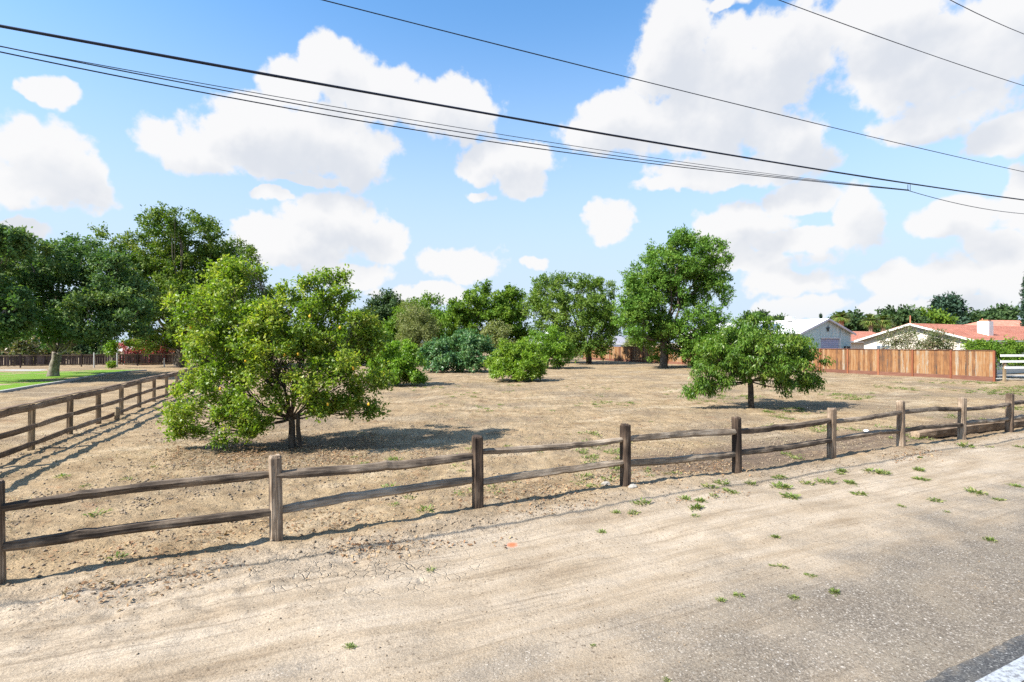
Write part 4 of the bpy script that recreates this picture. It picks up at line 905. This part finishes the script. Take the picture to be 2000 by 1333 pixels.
# grey-roofed house between the ash trees
g2 = 84.0; G2 = np.array([(1150 - 1000) / F * g2, g2])
gh = thing('grey_roof_house', 'pale blue house with a grey roof between the two ash trees', 'house', (G2[0], G2[1], 0), 0.12)
box('wall', 0.4, 7.6, 0.4, 6, 0, 2.45, M_bluewall, gh)
mesh_obj('roof', [(0, 0, 2.4), (8.2, 0, 2.4), (8.2, 6.4, 2.4), (0, 6.4, 2.4), (0.0, 3.2, 3.75), (6.5, 3.2, 3.75)], [(0, 1, 5, 4), (1, 2, 5), (2, 3, 4, 5), (3, 0, 4), (3, 2, 1, 0)], M_greyroof, gh)
box('fascia', 0, 8.2, -0.05, -0.003, 2.28, 2.46, M_trim, gh); box('window', 6.2, 6.5, 0.33, 0.39, 1.5, 2.0, M_glass, gh)
box('door', 5.0, 5.5, 0.33, 0.39, 0.1, 1.75, M_grime, gh); box('pillar', 7.75, 8.1, 0.1, 0.4, 0, 2.27, M_trim, gh)
# rounded silver tank in front of it
tk = thing('silver_trailer', 'rounded silver-grey trailer top just above the cedar fence', 'trailer', ((1172 - 1000) / F * 82, 82.0, 0), 0.1)
sec = [(1.15 * math.cos(a), 1.15 + 1.0 * math.sin(a)) for a in np.linspace(-0.6, math.pi + 0.6, 18)]
prism('body', sec, 0, 3.3, M_tank, tk); box('axle_block', 1.0, 2.2, -0.5, 0.5, 0, 0.55, M_grime, tk)
# solar-roof house sliver left of the ash
sh_ = thing('solar_roof_house', 'corner of a white house roof with a dark blue panel behind the dark tree', 'house', ((1030 - 1000) / F * 92, 92.0, 0), 0.1)
box('wall', 0.3, 5, 0.3, 5, 0, 3.6, M_trim, sh_); mesh_obj('roof', [(0, 0, 3.6), (5.4, 0, 3.6), (5.4, 5.4, 3.6), (0, 5.4, 3.6), (0, 2.7, 4.9), (5.4, 2.7, 4.9)], [(0, 1, 5, 4), (1, 2, 5), (2, 3, 4, 5), (3, 0, 4), (3, 2, 1, 0)], M_trim, sh_)
mesh_obj('solar_panel', [(0.5, 0.5, 3.90), (3.5, 0.5, 3.90), (3.5, 2.2, 4.72), (0.5, 2.2, 4.72)], [(0, 1, 2, 3)], M_glass, sh_)

# ------------------------------------------------------------------ overhead cables
def wire(label, D0, pts, s0, s1, r, n=60, deg=2):
    ss_, hh_ = [], []
    for (px, py) in pts:
        k_ = (px - 1000) / F; s = k_ * D0 / (E1[0] - k_ * E1[1]); dd = D0 + s * E1[1]
        ss_.append(s); hh_.append(CAMH + (HZ - py) / F * dd)
    co = np.polyfit(ss_, hh_, min(deg, len(pts) - 1)); path = []
    for s in np.linspace(s0 if s0 is not None else ss_[0], s1 if s1 is not None else ss_[-1], n):
        path.append(((s * E1[0], D0 + s * E1[1], np.polyval(co, s)), r))
    Vv, Fc = tubes([path], 7)
    o = mesh_obj('overhead_cable', Vv, Fc, M_cable, smooth=True)
    return tag(o, label, 'cable', 'overhead cables along the road')
D0 = 7.1
wire('thickest overhead cable, crossing from the upper left to the right edge', D0, [(0, 50), (500, 143), (1000, 231), (1500, 315), (2000, 391)], -14, 40, 0.015)
wire('lowest of the three thin cables under the thickest one', D0 + 0.03, [(0, 103), (500, 198), (1000, 285), (1500, 345), (1775, 373)], -14, None, 0.0065, deg=3)
wire('middle of the three thin cables under the thickest one', D0 - 0.03, [(0, 94), (270, 141), (500, 188), (1000, 277), (1500, 342), (1775, 372)], -14, None, 0.006, deg=3)
wire('uppermost and finest of the three thin cables under the thickest one', D0, [(0, 92), (270, 140), (500, 182), (1000, 267), (1400, 326), (1775, 371)], -14, None, 0.004, deg=3)
wire('cable running on right from the small hanger clamp', D0, [(1775, 373), (1870, 398), (2000, 418)], None, 40, 0.007)
k_ = .775; s = k_ * D0 / (E1[0] - k_ * E1[1]); dd = D0 + s * E1[1]
Vv, Fc = tubes([[((s * E1[0] + q_, dd, CAMH + (HZ - 361) / F * dd), 0.006), ((s * E1[0] + q_, dd, CAMH + (HZ - 373) / F * dd), 0.006)] for q_ in (-0.02, 0.03)], 6)
tag(mesh_obj('cable_hanger', Vv, Fc, M_cable), 'small wire hanger tying the thin cables to the thick cable at right', 'hanger')
wire('long single wire from the top centre down to the right edge', 8.6, [(620, 0), (800, 43), (1000, 92), (1500, 220), (2000, 336)], -10, 45, 0.0085)
wire('wire across the top right corner clouds', 7.6, [(1520, 0), (1700, 66), (2000, 168)], 0, 45, 0.008)
wire('short wire clipping the extreme top right corner', 6.2, [(1855, 0), (1930, 37), (2000, 67)], 2, 45, 0.007)

# ------------------------------------------------------------------ small things
# fallen log behind the fence at the right
la, lb_ = Gp(1786, 858), Gp(2060, 826)
o = thing('log', 'thick bare log lying behind the right end of the split-rail fence', 'log', (la[0], la[1], Hs(la[0], la[1])))
L = float(np.linalg.norm(lb_ - la)); o2 = beam('log_body', L, 0.31, 0.31, M_log, o, 901, nseg=22, rough=0.07, bow=0.05)
o2.location = (0, 0, 0.11); o2.rotation_euler = (0, 0, math.atan2(lb_[1] - la[1], lb_[0] - la[0]))
# broken stub post and stake by the board fence
p = Gp(228, 820); o = rough_post('stub_post', 0.14, 0.42, M_bpost, None, 911); o.location = (p[0], p[1], Hs(p[0], p[1])); o.rotation_euler = (0.06, 0.14, 0.5); tag(o, 'short broken stub of a post behind the board fence', 'post')
p = Gp(193, 822); Vv, Fc = tubes([[((0, 0, -.1), .012), ((0.01, 0, .42), .012)]], 6); o = mesh_obj('metal_stake', Vv, Fc, M_grime, loc=(p[0], p[1], Hs(p[0], p[1]))); tag(o, 'thin dark stake left of the broken stub post', 'stake')
# pale rock and white litter
def rock(name, px, py, size, seed, mat, label, cat):
    p = Gp(px, py); r = random.Random(seed); Vv, Fc = [], []
    for i in range(4):
        el_ = -0.5 + i * 0.55
        for j in range(8):
            a = j * math.pi / 4; m_ = r.uniform(0.8, 1.15); Vv.append((size * math.cos(a) * math.cos(el_) * m_, size * 0.7 * math.sin(a) * math.cos(el_) * m_, size * 0.55 * math.sin(el_) * m_))
    for i in range(3):
        for j in range(8): Fc.append((8 * i + j, 8 * i + (j + 1) % 8, 8 * i + 8 + (j + 1) % 8, 8 * i + 8 + j))
    Fc += [tuple(range(8))[::-1], tuple(range(24, 32))]
    o = mesh_obj(name, Vv, Fc, mat, loc=(p[0], p[1], Hs(p[0], p[1]) + size * 0.15)); return tag(o, label, cat)
rock('rock', 1183, 951, 0.10, 1, M_rock, 'pale rock lying just left of the third fence post', 'rock')
rock('rock', 1235, 960, 0.08, 2, M_rock, 'pale crumbly rock at the foot of the third fence post, right side', 'rock')
rock('litter', 1692, 843, 0.09, 3, M_whitepaper, 'scrap of white litter behind the fence right of the fifth post', 'litter')
# pipe posts, sapling and shade frame in the neighbour's yard
for (x, top, bot, lab) in ((184, 689, 719, 'white pipe post left of the staked sapling'), (229, 689, 718, 'white pipe post right of the staked sapling'), (321, 700, 718, 'white pipe post left of the thick dark trunk')):
    p = Gp(x, bot); h = (bot - top) / F * p[1]; Vv, Fc = tubes([[((0, 0, -.2), .06), ((0, 0, h), .06)]], 8)
    tag(mesh_obj('pipe_post', Vv, Fc, M_pipe, loc=(p[0], p[1], 0)), lab, 'post')
tree('sapling', 'young staked sapling in front of the dark back fence', 'tree', (217, 720), F * CAMH / 50.0, [(217,685,9,9),(216,672,6,8)], L_bushy, M_barkpale, 700, 0.2, 0.1, 0.2, trunk_r=0.06, fork=0.55, seed=91, per=10, twigs=3)
tree('round_shrub', 'tiny yellow-green sprout at the foot of the staked sapling', 'shrub', (218, 721), F * CAMH / 51.0, [(218,714,5,6)], L_bushy2, M_bark, 350, 0.15, 0.08, 0.12, trunk_r=0.02, seed=92, per=10, twigs=2)
p = np.array([(207 - 1000) / F * 60, 60.0]); pc = thing('patio_cover', 'white patio cover roof showing over the back fence', 'patio cover', (p[0], p[1], 0), 0.15)
mesh_obj('roof', [(0, 0, 1.55), (2.0, 0, 1.55), (2.6, 1.6, 2.1), (-.1, 1.6, 2.1), (0, 0, 1.62), (2.0, 0, 1.62), (2.6, 1.6, 2.17), (-.1, 1.6, 2.17)], BOXF, M_white, pc)
for xx, yy, hh in ((0.1, 0.1, 1.54), (1.85, 0.1, 1.54), (2.4, 1.5, 2.0), (0.05, 1.5, 2.0)): box('post', xx - .05, xx + .05, yy - .05, yy + .05, 0, hh, M_white, pc)

# weeds: tufts of narrow leaves
L_weed = leaf_mat('weed_leaf', (0.10, 0.145, 0.035), (0.15, 0.22, 0.05), (0.32, 0.29, 0.12), 0.32, rough=0.6)
def tuft_mesh(seed, n=70, flat=False):
    rng = np.random.default_rng(seed); Vv = []; var = []
    st = max(5, n // 9)
    for i in range(n):
        a = (i % st) / st * 6.283 + rng.normal() * 0.25; r0 = rng.random() ** 0.8 * (0.3 + 0.4 * ((i % st) * 0.618 % 1)); L = rng.uniform(0.12, 0.40)
        e = rng.uniform(0.15, 0.9) if not flat else rng.uniform(0.02, 0.4)
        p = np.array([math.cos(a) * r0, math.sin(a) * r0, rng.random() * 0.12 * (1 - r0)]); a2 = a + rng.normal() * 0.7
        d_ = np.array([math.cos(a2) * math.cos(e), math.sin(a2) * math.cos(e), math.sin(e)]); sd = np.array([-math.sin(a2), math.cos(a2), rng.normal() * 0.4]) * L * rng.uniform(0.10, 0.2)
        Vv += [p, p + d_ * L * .5 + sd, p + d_ * L + np.array([0, 0, -.05]), p + d_ * L * .5 - sd]; var.append(rng.random())
    return quads_mesh('weed', np.array(Vv), np.arange(4 * n).reshape(n, 4), L_weed, {'var': np.array(var)})
tufts = [tuft_mesh(i, 60 + 22 * i, i % 3 == 2) for i in range(5)]
weeds = [(1386,956,.24),(1411,950,.22),(1426,965,.2),(1339,979,.2),(1367,983,.16),(1394,975,.2),(1254,988,.24),(1237,1005,.16),(1204,1004,.12),(1361,997,.18),(1356,1011,.13),(1466,947,.19),(1521,932,.22),(1528,953,.26),(1543,972,.26),
 (1576,944,.2),(1614,942,.3),(1639,925,.2),(1176,1039,.13),(1644,922,.2),(1703,922,.3),(1726,925,.22),(1677,963,.24),(1797,936,.22),(1795,919,.18),(1889,876,.34),(1905,962,.22),(1828,974,.2),(1933,1056,.17),(1797,897,.14),(1935,876,.2),(1994,874,.22),
 (1443,1164,.1),(1550,1168,.1),(1630,1158,.11),(1529,1107,.1),(1508,1104,.07),(1582,1124,.08),(1409,1174,.08),(1515,1050,.1),(840,1112,.09),(1158,1262,.05),(1302,1329,.06),(685,1271,.07),(1660,942,.2),(1850,1000,.1),(1760,985,.1),(1950,975,.14),(1985,950,.16)]
ordn = ['first', 'second', 'third', 'fourth', 'fifth', 'sixth', 'seventh', 'eighth', 'ninth', 'tenth', 'eleventh', 'twelfth', 'thirteenth', 'fourteenth', 'fifteenth', 'sixteenth']
pu = [t_[0] for t_ in line[2:10]]                                   # the eight posts seen whole
bays = {}
for i, (x, y, s_) in enumerate(weeds):
    p = Gp(x, y); u_, w_ = uw(p[0], p[1]); bay = sum(1 for q_ in pu if q_ < u_); bays.setdefault(bay, []).append((w_, i))
labs = {}
for bay, lst in bays.items():
    where = 'left of first whole post' if bay == 0 else ('right of eighth whole post' if bay == 8 else 'between %s and %s whole posts' % (ordn[bay - 1], ordn[bay]))
    for r_, (w_, i) in enumerate(sorted(lst)): labs[i] = 'weed tuft %s, %s out from fence' % (where, ordn[r_])
for i, (x, y, s_) in enumerate(weeds):
    p = Gp(x, y); o = link('weed', tufts[i % 5], None, (p[0], p[1], Hs(p[0], p[1]))); o.scale = (s_ * random.uniform(0.8, 1.4), s_ * random.uniform(0.6, 1.1), s_ * random.uniform(0.9, 1.7)); o.rotation_euler = (0, 0, random.random() * 6)
    tag(o, labs[i], 'weed', 'weed tufts on the roadside shoulder')
# low weeds scattered over the lot (uncountable)
rng = np.random.default_rng(55)
def scatter(n, x0, x1, y0, y1, dens_fn):
    out_ = np.zeros((0, 2))
    while len(out_) < n:
        q_ = np.stack([rng.uniform(x0, x1, n * 3), rng.uniform(y0, y1, n * 3)], 1); q_ = q_[rng.random(len(q_)) < dens_fn(q_[:, 0], q_[:, 1])]; out_ = np.concatenate([out_, q_])
    return out_[:n]
def field_d(x, y):
    u_, w_ = uw(x, y); f_ = fbmn(x * 0.45, y * 0.45, 71, 3)
    return (w_ < -0.25) * (w_ > -22) * (u_ > 1.2) * sstep(f_, 0.03, 0.16) * np.clip((u_ - 0.5) / 7, 0.12, 1) * np.clip(1.15 + w_ / 14, 0.10, 1)
pts = scatter(1050, -6, 32, 6, 34, field_d)
pts = np.concatenate([pts, np.array([Gp(x, y) for x, y in [(250,940),(170,950),(190,1010),(225,1095),(715,970),(690,965),(770,985),(900,920),(990,870),(1055,885),(800,970),(740,955),(960,955),(1000,945),(300,915),(120,935)]])])
Vall, vall = [], []
tv = [np.array([v.co for v in me.vertices]) for me in tufts]
for (x, y) in pts:
    me = tv[rng.integers(5)]; a = rng.random() * 6.28; s_ = rng.uniform(0.12, 0.30); n_ = rng.integers(24, 50) * 4; c_, sn = math.cos(a), math.sin(a)
    q_ = me[:n_] * s_; q_ = np.stack([q_[:, 0] * c_ - q_[:, 1] * sn, q_[:, 0] * sn + q_[:, 1] * c_, q_[:, 2] * 1.1], 1) + np.array([x, y, Hs(x, y) + 0.005]); Vall.append(q_); vall.append(rng.random(n_ // 4))
Vall = np.concatenate(Vall); o = link('field_weeds', quads_mesh('field_weeds', Vall, np.arange(len(Vall)).reshape(-1, 4), L_weed, {'var': np.concatenate(vall)}))
tag(o, 'low green weeds sprouting across the bare lot', None, kind='stuff'); TRI[0] += len(Vall) // 2

# fallen leaves under the trees and along the fence
L_litter = leaf_mat('dead_leaf', (0.12, 0.065, 0.035), (0.27, 0.15, 0.075), (0.42, 0.30, 0.17), 0.1, rough=0.8)
lx, ly = lemon.location.x, lemon.location.y
def litter_d(x, y):
    u_, w_ = uw(x, y); n_ = fbmn(x * 1.1, y * 1.1, 83, 3)
    a = np.exp(-(((x - lx - 0.3) / 2.3) ** 2 + ((y - ly + 0.2) / 1.7) ** 2)) * 1.0
    b_ = np.exp(-((w_ + 0.5) / 0.55) ** 2) * 0.32 * (u_ > -3) * (u_ < 9)
    c_ = np.exp(-((w_ - 0.75) / 0.3) ** 2) * 0.5 * sstep(n_, -0.02, 0.10)
    return np.clip((a + b_ + c_) * (0.25 + sstep(n_, -0.12, 0.1)), 0, 1) * (w_ < 1.6)
pts = scatter(11000, -11, 10, 4, 15, litter_d); n = len(pts)
ang = rng.random(n) * 6.28; Ls = 0.02 + 0.05 * rng.random(n) ** 1.8; dr = np.stack([np.cos(ang), np.sin(ang), rng.normal(size=n) * 0.35], 1); sd = np.stack([-np.sin(ang), np.cos(ang), rng.normal(size=n) * 0.4], 1) * 0.25
c0 = np.stack([pts[:, 0], pts[:, 1], H(pts[:, 0], pts[:, 1]) + 0.012], 1); Lc = Ls[:, None]
Vv = np.stack([c0 - dr * Lc * .5, c0 + sd * Lc + [0, 0, .006], c0 + dr * Lc * .5, c0 - sd * Lc + [0, 0, .006]], 1).reshape(-1, 3)
o = link('fallen_leaves', quads_mesh('fallen_leaves', Vv, np.arange(4 * n).reshape(n, 4), L_litter, {'var': rng.random(n)})); tag(o, 'dry brown leaf litter under the lemon tree and along the fence', None, kind='stuff')
# straw stubble over the lot
L_straw = leaf_mat('dry_straw', (0.20, 0.15, 0.085), (0.34, 0.265, 0.15), (0.48, 0.40, 0.26), 0.15, rough=0.8)
def straw_d(x, y):
    u_, w_ = uw(x, y); n_ = fbmn(x * 0.5, y * 0.5, 97, 4)
    return (w_ < -0.3) * (0.12 + 0.88 * sstep(n_, -0.06, 0.12)) * np.clip(12.0 / y, 0, 1)
pts = scatter(9000, -14, 30, 6, 42, straw_d); n = len(pts) * 5
base = np.repeat(np.stack([pts[:, 0], pts[:, 1], H(pts[:, 0], pts[:, 1])], 1), 5, 0) + rng.normal(size=(n, 3)) * np.array([0.05, 0.05, 0]) + np.array([0, 0, 0.008])
ang = rng.random(n) * 6.28; e_ = rng.uniform(0.0, 0.7, n); Ls = rng.uniform(0.03, 0.10, n)[:, None]; dr = np.stack([np.cos(ang) * np.cos(e_), np.sin(ang) * np.cos(e_), np.sin(e_)], 1)
sd = np.stack([-np.sin(ang), np.cos(ang), 0 * ang], 1) * 0.006
Vv = np.stack([base, base + dr * Ls * .5 + sd, base + dr * Ls, base + dr * Ls * .5 - sd], 1).reshape(-1, 3)
o = link('straw_stubble', quads_mesh('straw_stubble', Vv, np.arange(4 * n).reshape(n, 4), L_straw, {'var': rng.random(n)})); tag(o, 'short dry straw stubble over the bare lot', None, kind='stuff')
# clods and pebbles
M_clod = flat_mat('dry_clod', (0.2253, 0.1742, 0.1232), 0.95, var=0.3, scale=9)
def clod_d(x, y):
    u_, w_ = uw(x, y); n_ = fbmn(x * 1.5, y * 1.5, 91, 3)
    return np.clip(0.08 + 0.9 * sstep(n_, -0.05, 0.2), 0, 1) * np.where(w_ < 0.9, 1.0, 0.12) * (w_ < 4.8) * np.clip(9.0 / y, 0, 1) ** 1.3
pts = scatter(26000, -13, 14, 3.6, 18, clod_d); n = len(pts)
oc = np.array([(1, 0, 0), (0, 1, 0), (-1, 0, 0), (0, -1, 0), (0, 0, 0.8), (0, 0, -0.6)], float); of = np.array([(0, 1, 4), (1, 2, 4), (2, 3, 4), (3, 0, 4), (1, 0, 5), (2, 1, 5), (3, 2, 5), (0, 3, 5)])
wc = uw(pts[:, 0], pts[:, 1])[1]; sz = 0.006 + np.where(wc < 0.6, 0.026, 0.008) * rng.random(n) ** 3.2
Vv = oc[None] * (sz[:, None, None] * rng.uniform(0.6, 1.3, (n, 6, 1))); an = rng.random(n) * 6.28; ca, sa = np.cos(an)[:, None], np.sin(an)[:, None]
Vv = np.stack([Vv[:, :, 0] * ca - Vv[:, :, 1] * sa, Vv[:, :, 0] * sa + Vv[:, :, 1] * ca, Vv[:, :, 2]], 2) + np.stack([pts[:, 0], pts[:, 1], H(pts[:, 0], pts[:, 1]) + sz * 0.25], 1)[:, None, :]
Qf = (np.arange(n)[:, None, None] * 6 + of[None]).reshape(-1, 3)
o = link('dirt_clods', quads_mesh('dirt_clods', Vv.reshape(-1, 3), Qf, M_clod)); tag(o, 'small dry clods and pebbles strewn over the dirt', None, kind='stuff')
print('tree tris', TRI[0], 'objects', len(bpy.data.objects))
